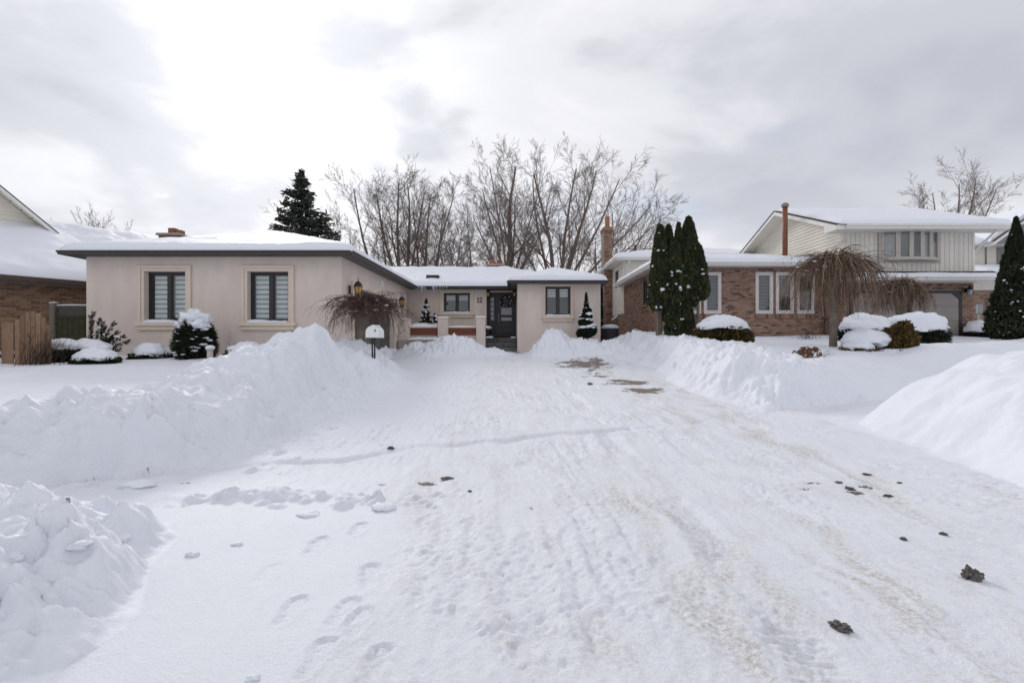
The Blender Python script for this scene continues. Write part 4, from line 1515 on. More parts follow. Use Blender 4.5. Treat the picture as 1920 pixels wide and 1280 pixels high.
def right_house():
    H = thing('brick_house', (9.4, 20, 1.4), 'brown brick split-level house with cream siding and two garage doors', 'house')
    bucket = []
    T20 = FRONT(20.0)
    Z1 = 4.42
    wins = [(WX(1290, 20), WX(1314, 20), 2.50, 4.22), (WX(1319, 20), WX(1352, 20), 2.50, 4.22), (WX(1416, 20), WX(1449, 20), 2.50, 4.22), (WX(1454, 20), WX(1488, 20), 2.50, 4.22), (WX(1493, 20), WX(1527, 20), 2.50, 4.22)]
    XL, XR = 5.97, 12.72
    wall_mesh(T20, XL, XR, 1.0, Z1, wins, .12).build('wall', M_MORTAR, H)
    vis = lambda u, z: 1352 < CX + u * F / 20 < 1532 and 1.62 < z < 2.95 and not (1410 < CX + u * F / 20 < 1532 and z > 2.5)
    brickwork(T20, XL, XR, 1.0, Z1 - .02, wins, H, M_BRICK_R, vis, seed=4, bucket=bucket)
    for k, w in enumerate(wins):
        wo = window(T20, H, w[0] + .003, w[1] - .003, w[2] + .003, w[3] - .003, .035, M_PALEFRAME, [], .10, 'venetian', sash=.035, room=True)
        a, b = w[0] - .02, w[1] + .02
        for i in range(int((b - a) / .075)):
            MB(T20).bbox(a + .075 * i + .004, a + .075 * (i + 1) - .004, -.02, .05, w[2] - .20, w[2] - .002, .004).build('sill_brick', M_BRICK_R, wo)
        snow_strip(T20, w[0], w[1], .06, .02, w[2] - .001, .03, 'sill_snow', wo, 12, 80 + k)
    # side wall facing the bungalow
    TS = frame(XL, 27.0, -R90)                # u runs towards the camera, outward to -X
    TS = lambda u, w, z: (XL - w, 27.0 - u, z)
    sw = (4.0, 4.85, 3.05, 4.22)
    wall_mesh(TS, 0, 7.0, 1.0, Z1, [sw], .12).build('wall', M_MORTAR, H)
    brickwork(TS, .0, 7.0, 1.0, Z1 - .02, [sw], H, M_BRICK_R, None, seed=5, bucket=bucket)
    window(TS, H, sw[0] + .003, sw[1] - .003, sw[2] + .003, sw[3] - .003, -.04, M_FRAME, [.5], .05, None, sash=.025)
    MB(TS).bbox(sw[0] - .05, sw[1] + .05, -.02, .09, sw[2] - .10, sw[2] - .002, .01).build('sill', M_BRICK_R, H)
    # rear, higher half with siding over brick
    wall_mesh(TS, -6.2, -.001, 1.0, 5.85, [], .1).build('wall', M_MORTAR, H)
    brickwork(TS, -6.2, -.01, 1.0, 2.9, [], H, M_BRICK_R, None, seed=6, bucket=bucket)
    rw = (-2.3, -1.4, 4.55, 5.55)
    for z0, z1, ua, ub in ((2.95, 4.55, -6.2, 0), (5.55, 5.82, -6.2, 0), (4.55, 5.55, -6.2, rw[0]), (4.55, 5.55, rw[1], 0)):
        siding(TS, ua, ub, z0, z1, H, M_CREAM, .135)
    MB(TS).box(rw[0], rw[1], -.02, .02, rw[2], rw[3]).build('window', M_FRAME, H)
    TF = FRONT(27.0)
    wall_mesh(TF, XL, 12.7, 4.2, 5.85, [], .1).build('wall', M_MORTAR, H)
    siding(TF, XL, 12.7, 4.35, 5.82, H, M_CREAM, .135)
    MB(TS).box(-.05, .05, .0, .03, 2.9, 5.8).build('corner_board', M_WHITE, H)
    # chimney on the side wall
    cz = WZ(432, 30.2)
    cT = FRONT(30.2)
    MB().box(5.42, 5.95, 30.22, 31.2, 1.0, cz).build('chimney', M_MORTAR, H)
    ch = [o for o in H.children if o.name.startswith('chimney')][0]
    cb = []
    brickwork(cT, 5.42, 5.95, 1.0, cz, [], ch, M_BRICK_R, None, seed=7, bucket=cb)
    brick_rest(cb, ch, M_BRICK_R)
    MB().bbox(5.36, 6.01, 30.1, 31.25, cz - .02, cz + .22, .03).build('chimney_cap', M_BRICK_R, ch)
    MB().bbox(5.56, 5.82, 30.4, 30.66, cz + .221, cz + .95, .02).build('flue', M_CHIMBRICK, ch)
    MB().lathe([(.09, cz + .95), (.09, cz + 1.08), (.13, cz + 1.09), (.12, cz + 1.14)], (5.69, 30.53), 8).build('flue_cap', M_STEEL, ch)
    # low roof over the front half
    r1 = [(5.55, 13.2, 19.55, 27.05, 4.52, .20, 'lf')]
    ro = height_sheet('roof', r1, H, M_SHINGLE, .3, drop=.08, smooth=False)
    height_sheet('roof_snow', [(5.47, 13.2, 19.45, 27.05, 4.55, .20, 'lf')], ro, M_SNOW, .12, thick=.22, noise=.2, seed=8, drop=.04)
    MB().box(5.55, 12.72, 19.55, 20.0, 4.43, 4.46).box(5.55, 5.97, 20.0, 27.6, 4.43, 4.46).build('soffit', M_WHITE, ro)
    fa = MB()
    fa.box(5.52, 12.72, 19.52, 19.549, 4.40, 4.56)
    fa.box(5.52, 5.549, 19.549, 27.6, 4.40, 4.56)
    fa.build('fascia', M_WHITE, ro)
    gu = MB()
    gutter(gu, FRONT(19.52), 5.45, 12.72, .0, 4.56, .12, .11)
    gutter(gu, lambda u, w, z: (5.52 - w, 27.6 - u, z), 0, 8.1, .0, 4.56, .12, .11)
    gu.build('gutter', M_WHITE, ro)
    pipe([(5.6, 19.72, 4.45), (5.75, 19.85, 4.2), (5.93, 19.93, 4.05), (5.93, 19.93, 1.2)], .045, 'downspout', H, M_WHITE)
    # roof of the rear half
    r2 = [(5.45, 13.4, 26.5, 34.0, 5.95, .26, 'lfb')]
    ro2 = height_sheet('roof', r2, H, M_SHINGLE, .35, drop=.08, smooth=False)
    height_sheet('roof_snow', [(5.38, 13.4, 26.4, 34.0, 5.98, .26, 'lfb')], ro2, M_SNOW, .14, thick=.22, noise=.2, seed=9, drop=.04)
    MB().box(5.45, 13.0, 26.5, 27.0, 5.84, 5.87).box(5.45, 5.97, 27.0, 34.0, 5.84, 5.87).build('soffit', M_WHITE, ro2)
    gu = MB()
    gutter(gu, FRONT(26.48), 5.4, 13.0, .0, 5.97, .12, .11)
    gutter(gu, lambda u, w, z: (5.44 - w, 34 - u, z), 0, 7.55, .0, 5.97, .12, .11)
    gu.box(5.44, 13.0, 26.48, 26.499, 5.82, 5.98)
    gu.build('gutter', M_WHITE, ro2)
    MB().tube([(7.0, 28.6, 6.4), (7.0, 28.6, 7.05)], .07, 8).build('vent_pipe', M_FRAME, ro2)
    pipe([(6.2, 26.45, 5.9), (6.12, 26.75, 5.6), (6.05, 26.92, 5.4), (6.05, 26.92, 4.9)], .04, 'downspout', H, M_WHITE)
    # two-storey garage wing
    Y1 = 19.0
    T19 = FRONT(Y1)
    GL, GR = 12.74, 17.95
    ZT = 5.95
    TL = lambda u, w, z: (GL - w, 26.6 - u, z)     # its left flank
    Lw = 7.6
    zr, slope = 7.42, None
    mid = Lw / 2
    wall_mesh(TL, 0, Lw, 1.0, ZT, [], .1).build('wall', M_MORTAR, H)
    MB(TL).add([(0, 0, ZT), (Lw, 0, ZT), (mid, 0, zr - .05)], [[0, 1, 2]]).build('gable_wall', M_CREAM, H)
    brickwork(TL, Lw - 1.0, Lw, 1.0, 3.6, [], H, M_BRICK_R, None, seed=9, bucket=bucket)

    def gable(z):
        if z <= ZT:
            return 0, Lw
        k = (z - ZT) / (zr - ZT)
        return mid * k, Lw - mid * k
    siding(TL, 0, Lw, 3.62, zr - .08, H, M_CREAM, .14, gable)
    bayw = (WX(1645, Y1), WX(1760, Y1), WZ(492, Y1), WZ(428, Y1))
    wall_mesh(T19, GL, GR, 1.0, ZT, [], .1).build('wall', M_MORTAR, H)
    vboards(T19, GL, GR, 3.75, ZT, H, M_CREAM_V, .185, [bayw])
    MB(T19).box(GL - .03, GL + .05, .023, .04, 3.7, ZT).box(GR - .06, GR + .02, .023, .04, 3.7, ZT).build('corner_board', M_WHITE, H)
    # bow window: five lights in a shallow curve
    a, b, c, d = bayw
    n = 5
    fr = [0, .235, .445, .64, .82, 1.0]
    bow = MB(T19)
    us = [a + .09 + (b - a - .18) * f_ for f_ in fr]
    arc = lambda u: .05 + .26 * (1 - (2 * (u - a) / (b - a) - 1) ** 2)
    bow.box(a, b, .023, .10, d - .11, d)
    bow.box(a, b, .023, .10, c, c + .11)
    bow.box(a, a + .09, .023, .099, c + .11, d - .11)
    bow.box(b - .09, b, .023, .099, c + .11, d - .11)
    # head and seat boards that follow the curve
    for zz0, zz1 in ((d - .15, d - .07), (c + .06, c + .13)):
        poly = [(us[0], .05)] + [(u, arc(u) + .05) for u in us] + [(us[-1], .05)]
        bow.prism(poly, 2, zz0, zz1)
    bo = bow.build('bow_window', M_PINKTRIM, H)
    for k in range(n):
        u0_, u1_ = us[k], us[k + 1]
        p0, p1 = Vector((u0_, arc(u0_))), Vector((u1_, arc(u1_)))
        e = (p1 - p0)
        L = e.length
        e.normalize()
        nrm2 = Vector((-e.y, e.x))
        Tk = lambda u, w, z, p0=p0, e=e, q=nrm2: T19(p0.x + e.x * u + q.x * w, p0.y + e.y * u + q.y * w, z)
        zb, zt_ = c + .131, d - .151
        m2 = MB(Tk)
        fwk = .075
        m2.box(0, fwk, -.04, .03, zb, zt_)
        m2.box(L - fwk, L, -.04, .03, zb, zt_)
        m2.box(fwk, L - fwk, -.04, .028, zb, zb + .05)
        m2.box(fwk, L - fwk, -.04, .028, zt_ - .05, zt_)
        m2.build('sash', M_PINKTRIM, bo)
        MB(Tk).quad((fwk, .0, zb + .05), (L - fwk, .0, zb + .05), (L - fwk, .0, zt_ - .05), (fwk, .0, zt_ - .05)).build('pane', M_GLASS, bo)
        if k in (0, 3, 4):
            vs, fs = [], []
            for i in range(13):
                u = fwk + (L - 2 * fwk) * i / 12
                ww = -.07 + .012 * math.sin(i * 2.2 + k)
                vs += [(u, ww, zb + .05), (u, ww, zt_ - .05)]
                if i:
                    fs.append([2 * i - 2, 2 * i, 2 * i + 1, 2 * i - 1])
            MB(Tk).add(vs, fs).build('curtain', M_CURTAIN, bo)
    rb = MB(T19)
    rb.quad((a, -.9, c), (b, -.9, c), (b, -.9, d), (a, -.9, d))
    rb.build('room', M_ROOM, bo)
    # brick front with two garage openings that have cut corners
    doors = [(WX(1592, Y1), WX(1692, Y1)), (WX(1702, Y1), WX(1802, Y1))]
    dz = 3.34
    hl = [(d0, d1, 1.0, dz) for d0, d1 in doors]
    brickwork(T19, GL, GR, 1.0, 3.72, hl, H, M_BRICK_R, None, seed=10, bucket=bucket)
    for d0, d1 in doors:
        s = MB(T19)
        s.box(d0 - .0, d0 + .12, -.02, .05, 1.0, dz - .35)
        s.box(d1 - .12, d1, -.02, .05, 1.0, dz - .35)
        s.prism([(d0, dz), (d0, dz - .35), (d0 + .12, dz - .35), (d0 + .42, dz - .09), (d0 + .42, dz)], 1, -.02, .05)
        s.prism([(d1, dz), (d1, dz - .35), (d1 - .12, dz - .35), (d1 - .42, dz - .09), (d1 - .42, dz)], 1, -.02, .05)
        s.box(d0 + .42, d1 - .42, -.02, .049, dz - .09, dz)
        go = MB(T19).box(d0 + .1, d1 - .1, .003, .016, 1.0, dz - .05).build('garage_door', M_GDOOR, H)
        s.build('door_surround', M_FRAME, go)
        for i in range(4):
            z0 = 1.02 + .57 * i
            MB(T19).bbox(d0 + .121, d1 - .121, .017, .035, z0, min(z0 + .56, dz - .10), .006).build('panel', M_GDOOR, go)
    # skirt roof over the garage doors
    r3 = [(12.4, 18.75, 18.1, 19.02, 3.72, .44, 'f')]
    ro3 = height_sheet('skirt_roof', r3, H, M_SHINGLE, .2, drop=.05, smooth=False)
    height_sheet('roof_snow', [(12.4, 18.6, 18.05, 18.55, 3.74, .40, 'f')], ro3, M_SNOW, .07, thick=.10, noise=.2, seed=12, drop=.03)
    MB().box(12.4, 18.75, 18.1, 19.0, 3.64, 3.67).build('soffit', M_WHITE, ro3)
    gu = MB()
    gutter(gu, FRONT(18.09), 12.4, 18.8, .0, 3.78, .13, .11)
    gu.box(12.4, 18.75, 18.075, 18.099, 3.62, 3.78)
    gu.build('gutter', M_WHITE, ro3)
    # main gable roof, ridge along X
    yR = 26.6 - mid
    pit = (zr - ZT - .02) / mid
    ex, fy, by = (12.15, 18.8), 18.35, 27.25
    r4 = [(ex[0], ex[1], fy, by, zr + .05 - pit * (yR - fy), pit, 'fb')]
    ze4 = r4[0][4]
    ro4 = height_sheet('roof', r4, H, M_SHINGLE, .3, drop=.10, smooth=False)
    height_sheet('roof_snow', [(ex[0] + .12, ex[1] + .05, fy - .1, by, ze4 + .04, pit, 'fb')], ro4, M_SNOW, .13, thick=.14, noise=.2, seed=14, drop=.03)
    MB().box(ex[0], ex[1], fy, Y1, ze4 - .16, ze4 - .13).build('soffit', M_WHITE, ro4)
    gu = MB()
    gutter(gu, FRONT(fy - .005), ex[0] + .3, ex[1] + .05, .0, ze4 - .0, .14, .12)
    gu.box(ex[0], ex[1], fy - .024, fy - .001, ze4 - .17, ze4 + .01)
    gu.build('gutter', M_WHITE, ro4)
    # rake boards and rake soffit on the left gable
    rk = MB()
    for y0, y1 in ((fy, yR), (by, yR)):
        z0, z1 = ze4, ze4 + pit * abs(yR - fy)
        rk.add([(ex[0] - .02, y0, z0 - .17), (ex[0] - .02, y1, z1 - .17), (ex[0] - .02, y1, z1 + .0), (ex[0] - .02, y0, z0 + .0), (ex[0] + .001, y0, z0 - .17), (ex[0] + .001, y1, z1 - .17), (ex[0] + .001, y1, z1 + .0), (ex[0] + .001, y0, z0 + .0)],
               [[0, 1, 2, 3], [4, 5, 6, 7], [0, 1, 5, 4], [3, 2, 6, 7]])
    rk.build('rake_board', M_WHITE, ro4)
    rs_ = MB()
    for y0, y1 in ((fy, yR), (by, yR)):
        z0, z1 = ze4, ze4 + pit * abs(yR - fy)
        rs_.quad((ex[0], y0, z0 - .135), (GL + .02, y0, z0 - .135), (GL + .02, y1, z1 - .135), (ex[0], y1, z1 - .135))
    rs_.build('rake_soffit', M_CREAM, ro4)
    rd = MB()
    for y0, y1 in ((fy, yR), (by, yR)):
        z0, z1 = ze4, ze4 + pit * abs(yR - fy)
        rd.add([(ex[0] - .04, y0, z0 + .002), (ex[0] - .04, y1, z1 + .002), (ex[0] + .14, y1, z1 + .002), (ex[0] + .14, y0, z0 + .002), (ex[0] - .04, y0, z0 + .045), (ex[0] - .04, y1, z1 + .045), (ex[0] + .14, y1, z1 + .045), (ex[0] + .14, y0, z0 + .045)],
               [[4, 5, 6, 7], [0, 1, 5, 4], [3, 2, 6, 7]])
    rd.build('roof_edge', M_SHINGLE, ro4)
    MB().prism([(fy - .02, ze4 - .17), (fy + .75, ze4 - .17), (fy + .75, ze4 + .09), (fy - .02, ze4 - .02)], 0, ex[0] - .018, ex[0] + .5).build('eave_return', M_WHITE, ro4)
    # tall brown flue in front of the gable
    fx, fY = WX(1472, 21.2), 21.2
    fl = MB().tube([(fx, fY, 4.75), (fx, fY, WZ(388, fY))], .105, 10).build('flue_pipe', M_RUST, H, smooth=True)
    MB().lathe([(.15, WZ(388, fY)), (.16, WZ(384, fY)), (.10, WZ(381, fY))], (fx, fY), 10).build('flue_cap', M_DARKGREY, fl)
    # downspout from the upper gutter at the right, porch lamp
    pipe([(18.35, 18.4, ze4 - .12), (18.3, 18.45, ze4 - .2), (17.99, 19.1, ze4 - .95), (17.99, 19.1, 4.0)], .045, 'downspout', H, M_WHITE)
    lx, lz = WX(1814, 18.9), WZ(545, 18.9)
    lo = MB().lathe([(.09, lz + .02), (.10, lz + .06), (.04, lz + .16), (.01, lz + .22)], (lx, 18.8), 8).build('garage_lamp', M_BLACK, H)
    MB().lathe([(.05, lz - .18), (.08, lz + .02)], (lx, 18.8), 8).build('lamp_glass', M_FROST, lo)
    MB().box(lx - .03, lx + .03, 18.8, 19.0, lz - .05, lz + .1).build('bracket', M_BLACK, lo)
    brick_rest(bucket, H, M_BRICK_R)
    return H


right_house()


def gas_meter():
    O = thing('gas_meter', (5.5, 24.2, 1.2), 'grey gas meter on the side wall of the brick house', 'meter')
    x, y = 5.62, 23.9
    z = ground(x, y)
    MB().bbox(x - .14, x + .14, y - .12, y + .12, z + .25, z + .62, .05).build('meter_body', M_METER, O)
    MB().lathe([(.10, z + .62), (.11, z + .68), (.05, z + .72)], (x, y), 10).build('meter_top', M_METER, O)
    pipe([(x - .1, y, z + .6), (x - .1, y, z + .85), (x + .1, y, z + .85), (x + .3, y, z + .8)], .03, 'pipe', O, M_METER)
    snow_strip(FRONT(y - .1), x + .05, x + .35, .0, -.2, z + .62, .10, 'meter_snow', O, 10, 3)


gas_meter()


# ------------------------------------------------------------------ neighbours at the frame edges
def left_house():
    dx, dy = .52, .854
    ox, oy = -16.0, 14.96
    ang = math.atan2(dy, dx)
    T = frame(ox, oy, ang)                     # outward to the right hand side, towards the camera
    H = thing('neighbour_house', (-17, 15, .8), 'yellow-brown brick house with deep roof snow at the left edge', 'house')
    zt = 3.20
    wall_mesh(T, -6, 9, .2, zt + .06, [], .1).build('wall', M_MORTAR, H)
    bucket = []

    def vis(u, z):
        x, y, _ = T(u, 0, z)
        px, py = CX + x * F / y, CY - (z - ZC) * F / y
        return -6 < px < 168 and 525 < py < 612 and not (px > 100 and py > 572)
    brickwork(T, -6, 9, .8, zt - .01, [], H, M_BRICK_L, vis, bw=.215, bh=.066, seed=21, bucket=bucket)
    brick_rest(bucket, H, M_BRICK_L)
    # roof rises to the left, away from the camera
    rr_ = [(-7, 9.6, -5.0, .55, 3.36, .46, 'f')]
    def Tr(u, w, z):
        return T(u, -w, z)
    rects = [(-7, 9.6, -.55, 4.6, 3.34, .50, 'f')]
    ro = height_sheet('roof', rects, H, M_SHINGLE, .4, drop=.06, T=Tr, smooth=False)
    height_sheet('roof_snow', [(-7, 9.6, -.62, 4.7, 3.38, .50, 'f')], ro, M_SNOW, .13, thick=.26, noise=.35, seed=17, drop=.03, T=Tr)
    MB(T).box(-7, 9.6, .0, .55, 3.21, 3.24).build('soffit', M_SOFFIT, ro)
    g = MB()
    gutter(g, T, -7, 9.6, .56, 3.37, .12, .10)
    m2 = MB(T)
    m2.box(-7, 9.6, .53, .555, 3.19, 3.37)
    b = len(g.v)
    g.v += m2.v
    g.f += [[b + i for i in q] for q in m2.f]
    g.build('gutter', simple('brown_gutter', (0.11, 0.075, 0.06), .5, .1, 5.0), ro)
    # dark shingle edge peeping out near the valley and a small vent
    vx, vy, vz = T(2.9, -4.4, 5.55)
    MB().bbox(WX(140, 19.5), WX(147, 19.5), 19.4, 19.6, WZ(456, 19.5), WZ(451, 19.5), .02).build('roof_vent', M_FRAME, ro)
    # upper gable with cream siding, parallel to the brick wall and set back behind the low roof
    g0 = -3.6
    k = .90
    u_e, z_e = 2.08, 5.48
    u_a = u_e - 5.6
    z_a = z_e + 5.6 * k
    Tg = lambda u, w, z: T(u, g0 + w, z)
    MB(Tg).add([(u_a - 3, 0, 3.6), (u_e - .3, 0, 3.6), (u_e - .3, 0, z_e + .3 * k - .04), (u_a, 0, z_a - .04), (u_a - 3, 0, z_a - 3 * k - .04)], [[0, 1, 2, 3, 4]]).build('gable_wall', M_CREAM, H)

    def clip(z):
        ub = u_e - max(0, (z + .06 - z_e) / k)
        return max(2 * u_a - ub, u_a - 3), min(ub, u_e - .3)
    siding(Tg, u_a - 3, u_e - .3, 4.6, z_a - .3, H, M_CREAM, .15, clip)
    zz = lambda u: z_e + (u_e - u) * k
    rf = MB(Tg)
    ov = .62
    for u0, u1, z0, z1 in ((u_e + .1, u_a, zz(u_e + .1), z_a), (2 * u_a - u_e, u_a, z_e, z_a)):
        rf.add([(u0, ov, z0), (u1, ov, z1), (u1, -6, z1), (u0, -6, z0), (u0, ov, z0 + .06), (u1, ov, z1 + .06), (u1, -6, z1 + .06), (u0, -6, z0 + .06)],
               [[0, 1, 2, 3], [4, 5, 6, 7], [0, 1, 5, 4], [3, 0, 4, 7]])
    rf.build('upper_roof', M_SHINGLE, H)
    n = 20
    for i in range(n):
        ua, ub = u_e + (u_a - u_e) * i / n, u_e + (u_a - u_e) * (i + .94) / n
        m2 = MB(Tg)
        vs = [(u, w, zz(u) - d) for d in (.008, .022) for (u, w) in ((ua, ov - .03), (ub, ov - .03), (ub, .0), (ua, .0))]
        m2.add(vs, [[0, 1, 2, 3], [4, 5, 6, 7], [0, 1, 5, 4], [1, 2, 6, 5], [2, 3, 7, 6], [3, 0, 4, 7]])
        m2.build('soffit_board', M_CREAM, H)
    rb = MB(Tg)
    u0, u1 = u_e + .1, u_a
    vs = [(u, w, zz(u) + d) for w in (ov - .028, ov + .012) for (u, d) in ((u0, -.15), (u1, -.15), (u1, .0), (u0, .0))]
    rb.add(vs, [[0, 1, 2, 3], [4, 5, 6, 7], [0, 1, 5, 4], [3, 2, 6, 7], [0, 3, 7, 4]])
    rb.build('rake_board', M_WHITE, H)


left_house()


def far_right_house():
    Y = 27.0
    H = thing('siding_house', (WX(1900, Y), Y, 1.5), 'cream siding house with snowy gable beyond the garage at the right edge', 'house')
    T = FRONT(Y)
    x0, xc, x1 = WX(1790, Y), WX(1846, Y), WX(1846, Y) + 9
    zt = WZ(463, Y)
    MB().box(x0, x1, Y + .001, Y + 8, 1.0, zt).build('wall', M_CREAM, H)
    siding(T, x0, xc, WZ(541, Y), zt, H, M_CREAM, .16)
    siding(T, xc + .1, WX(1868, Y), WZ(503, Y), zt, H, M_CREAM, .16)
    siding(T, WX(1868, Y), x1, WZ(503, Y), zt, H, M_CREAM, .16)
    MB(T).box(xc, xc + .1, .0, .04, WZ(505, Y), zt).build('corner_board', M_DARKGREY, H)
    bucket = []
    brickwork(T, x0, x1, 1.0, WZ(542, Y), [], H, M_BRICK_R, None, seed=31, bucket=bucket)
    brick_rest(bucket, H, M_BRICK_R)
    MB(T).bbox(WX(1868, Y), WX(1880, Y), .02, .06, WZ(499, Y), WZ(461, Y), .01).build('shutter', M_DARKGREY, H)
    wn = MB(T)
    a, b, c, d = WX(1881, Y), WX(1930, Y), WZ(496, Y), WZ(464, Y)
    wn.box(a, a + .08, .02, .06, c, d).box(b - .08, b, .02, .06, c, d).box(a + .08, b - .08, .02, .058, d - .08, d).box(a + .08, b - .08, .02, .058, c, c + .08)
    wo = wn.build('window', M_WHITE, H)
    MB(T).box(a + .08, b - .08, .019, .03, c + .08, d - .08).build('pane', simple('blue_dark_glass', (.02, .03, .06), .08, .1, 3), wo)
    ro = height_sheet('roof', [(x0 - .3, x1, Y - .5, Y + 3.0, zt + .03, .40, 'f')], H, M_SHINGLE, .5, drop=.08, smooth=False)
    height_sheet('roof_snow', [(x0 - .35, x1, Y - .58, Y + 3.0, zt + .07, .40, 'f')], ro, M_SNOW, .2, thick=.26, noise=.2, seed=33, drop=.04)
    MB().box(x0 - .3, x1, Y - .5, Y, zt - .02, zt + .01).build('soffit', M_WHITE, ro)
    g = MB()
    gutter(g, FRONT(Y - .5), x0 - .3, WX(1868, Y), .0, zt + .1, .13, .11)
    g.build('gutter', M_WHITE, ro)
    # front gable at the right
    gx0, gz0 = WX(1852, Y - .8), WZ(455, Y - .8)
    k = .72
    gw = 2.6
    ga = gx0 + gw
    MB().add([(gx0 + .4, Y - .8, zt), (ga + 2.2, Y - .8, zt), (ga, Y - .8, gz0 + gw * k - .25)], [[0, 1, 2]]).build('gable_wall', M_DARKGREY, H)
    gr = MB()
    gr.add([(gx0, Y - 1.1, gz0), (ga, Y - 1.1, gz0 + gw * k), (ga, Y + 4, gz0 + gw * k), (gx0, Y + 4, gz0), (gx0, Y - 1.1, gz0 - .22), (ga, Y - 1.1, gz0 + gw * k - .22), (ga, Y + 4, gz0 + gw * k - .22), (gx0, Y + 4, gz0 - .22)],
           [[0, 1, 2, 3], [4, 5, 6, 7], [0, 1, 5, 4], [3, 0, 4, 7]])
    gr.build('gable_roof', M_WHITE, H)
    gs = MB()
    gs.add([(gx0 - .05, Y - 1.0, gz0 + .01), (ga, Y - 1.0, gz0 + gw * k + .01), (ga, Y + 4, gz0 + gw * k + .01), (gx0 - .05, Y + 4, gz0 + .01), (gx0 + .02, Y - 1.0, gz0 + .26), (ga, Y - 1.0, gz0 + gw * k + .26), (ga, Y + 4, gz0 + gw * k + .26), (gx0 + .02, Y + 4, gz0 + .26)],
           [[4, 5, 6, 7], [0, 1, 5, 4], [3, 0, 4, 7]])
    gs.build('gable_snow', M_SNOW, H)
    ge = MB()
    ge.add([(gx0 - .05, Y - 1.13, gz0 - .06), (ga, Y - 1.13, gz0 + gw * k - .06), (ga, Y - 1.13, gz0 + gw * k + .03), (gx0 - .05, Y - 1.13, gz0 + .03)], [[0, 1, 2, 3]])
    ge.build('roof_edge', M_SHINGLE, H)
    # low lean-to roof with snow at mid height
    zl = WZ(512, Y - 1.5)
    height_sheet('low_roof_snow', [(WX(1842, Y - 1.5), x1, Y - 1.9, Y - .02, zl, .28, 'f')], H, M_SNOW, .2, thick=.2, noise=.2, seed=35, drop=.10)
    pipe([(WX(1882, Y - .2), Y - .2, WZ(549, Y - .2)), (WX(1862, Y - .2), Y - .2, WZ(556, Y - .2)), (WX(1857, Y - .2), Y - .2, WZ(562, Y - .2)), (WX(1856, Y - .2), Y - .2, 1.2)], .06, 'downspout', H, M_WHITE)
    z = WZ(570, 26)
    M_ = thing('utility_meter', (WX(1836, 26), 26, 1.2), 'grey utility meter box between the two houses at the right', 'meter')
    MB().bbox(WX(1832, 26), WX(1841, 26), 25.9, 26.1, WZ(588, 26), z, .03).build('meter_box', M_METER, M_)
    MB().bbox(WX(1834, 26), WX(1838, 26), 25.95, 26.05, 1.3, WZ(588.2, 26), .01).build('conduit', M_METER, M_)


far_right_house()

# ------------------------------------------------------------------ plants
def frusta(p0, p1, r0, r1, n):
    """independent tapered prisms between point arrays"""
    d = p1 - p0
    L = np.linalg.norm(d, axis=1, keepdims=True)
    d = d / np.maximum(L, 1e-9)
    ref = np.where(np.abs(d[:, 2:3]) < .9, np.array([[0, 0, 1.0]]), np.array([[1.0, 0, 0]]))
    a = np.cross(d, ref)
    a /= np.linalg.norm(a, axis=1, keepdims=True)
    b = np.cross(d, a)
    t = np.arange(n) * 2 * math.pi / n
    ring = a[:, None, :] * np.cos(t)[None, :, None] + b[:, None, :] * np.sin(t)[None, :, None]
    V = np.concatenate([p0[:, None, :] + ring * r0[:, None, None], p1[:, None, :] + ring * r1[:, None, None]], 1)
    m = len(p0)
    base = (np.arange(m) * 2 * n)[:, None, None]
    k = np.arange(n)
    q = np.stack([k, (k + 1) % n, n + (k + 1) % n, n + k], -1)[None]
    return V.reshape(-1, 3), (base + q).reshape(-1, 4)


def sticks(name, segs, mat, parent, n=3, smooth=True, tint=None):
    p0 = np.array([s[0] for s in segs], float)
    p1 = np.array([s[1] for s in segs], float)
    r0 = np.array([s[2] for s in segs], float)
    r1 = np.array([s[3] for s in segs], float)
    V, Q = frusta(p0, p1, r0, r1, n)
    me = mesh_np(name, V, Q, mat, smooth)
    if tint is not None:
        at = me.attributes.new('tint', 'FLOAT', 'POINT')
        at.data.foreach_set('value', np.repeat(np.clip(tint, 0, 1), 2 * n).astype(np.float32))
    return link_mesh(name, me, parent)


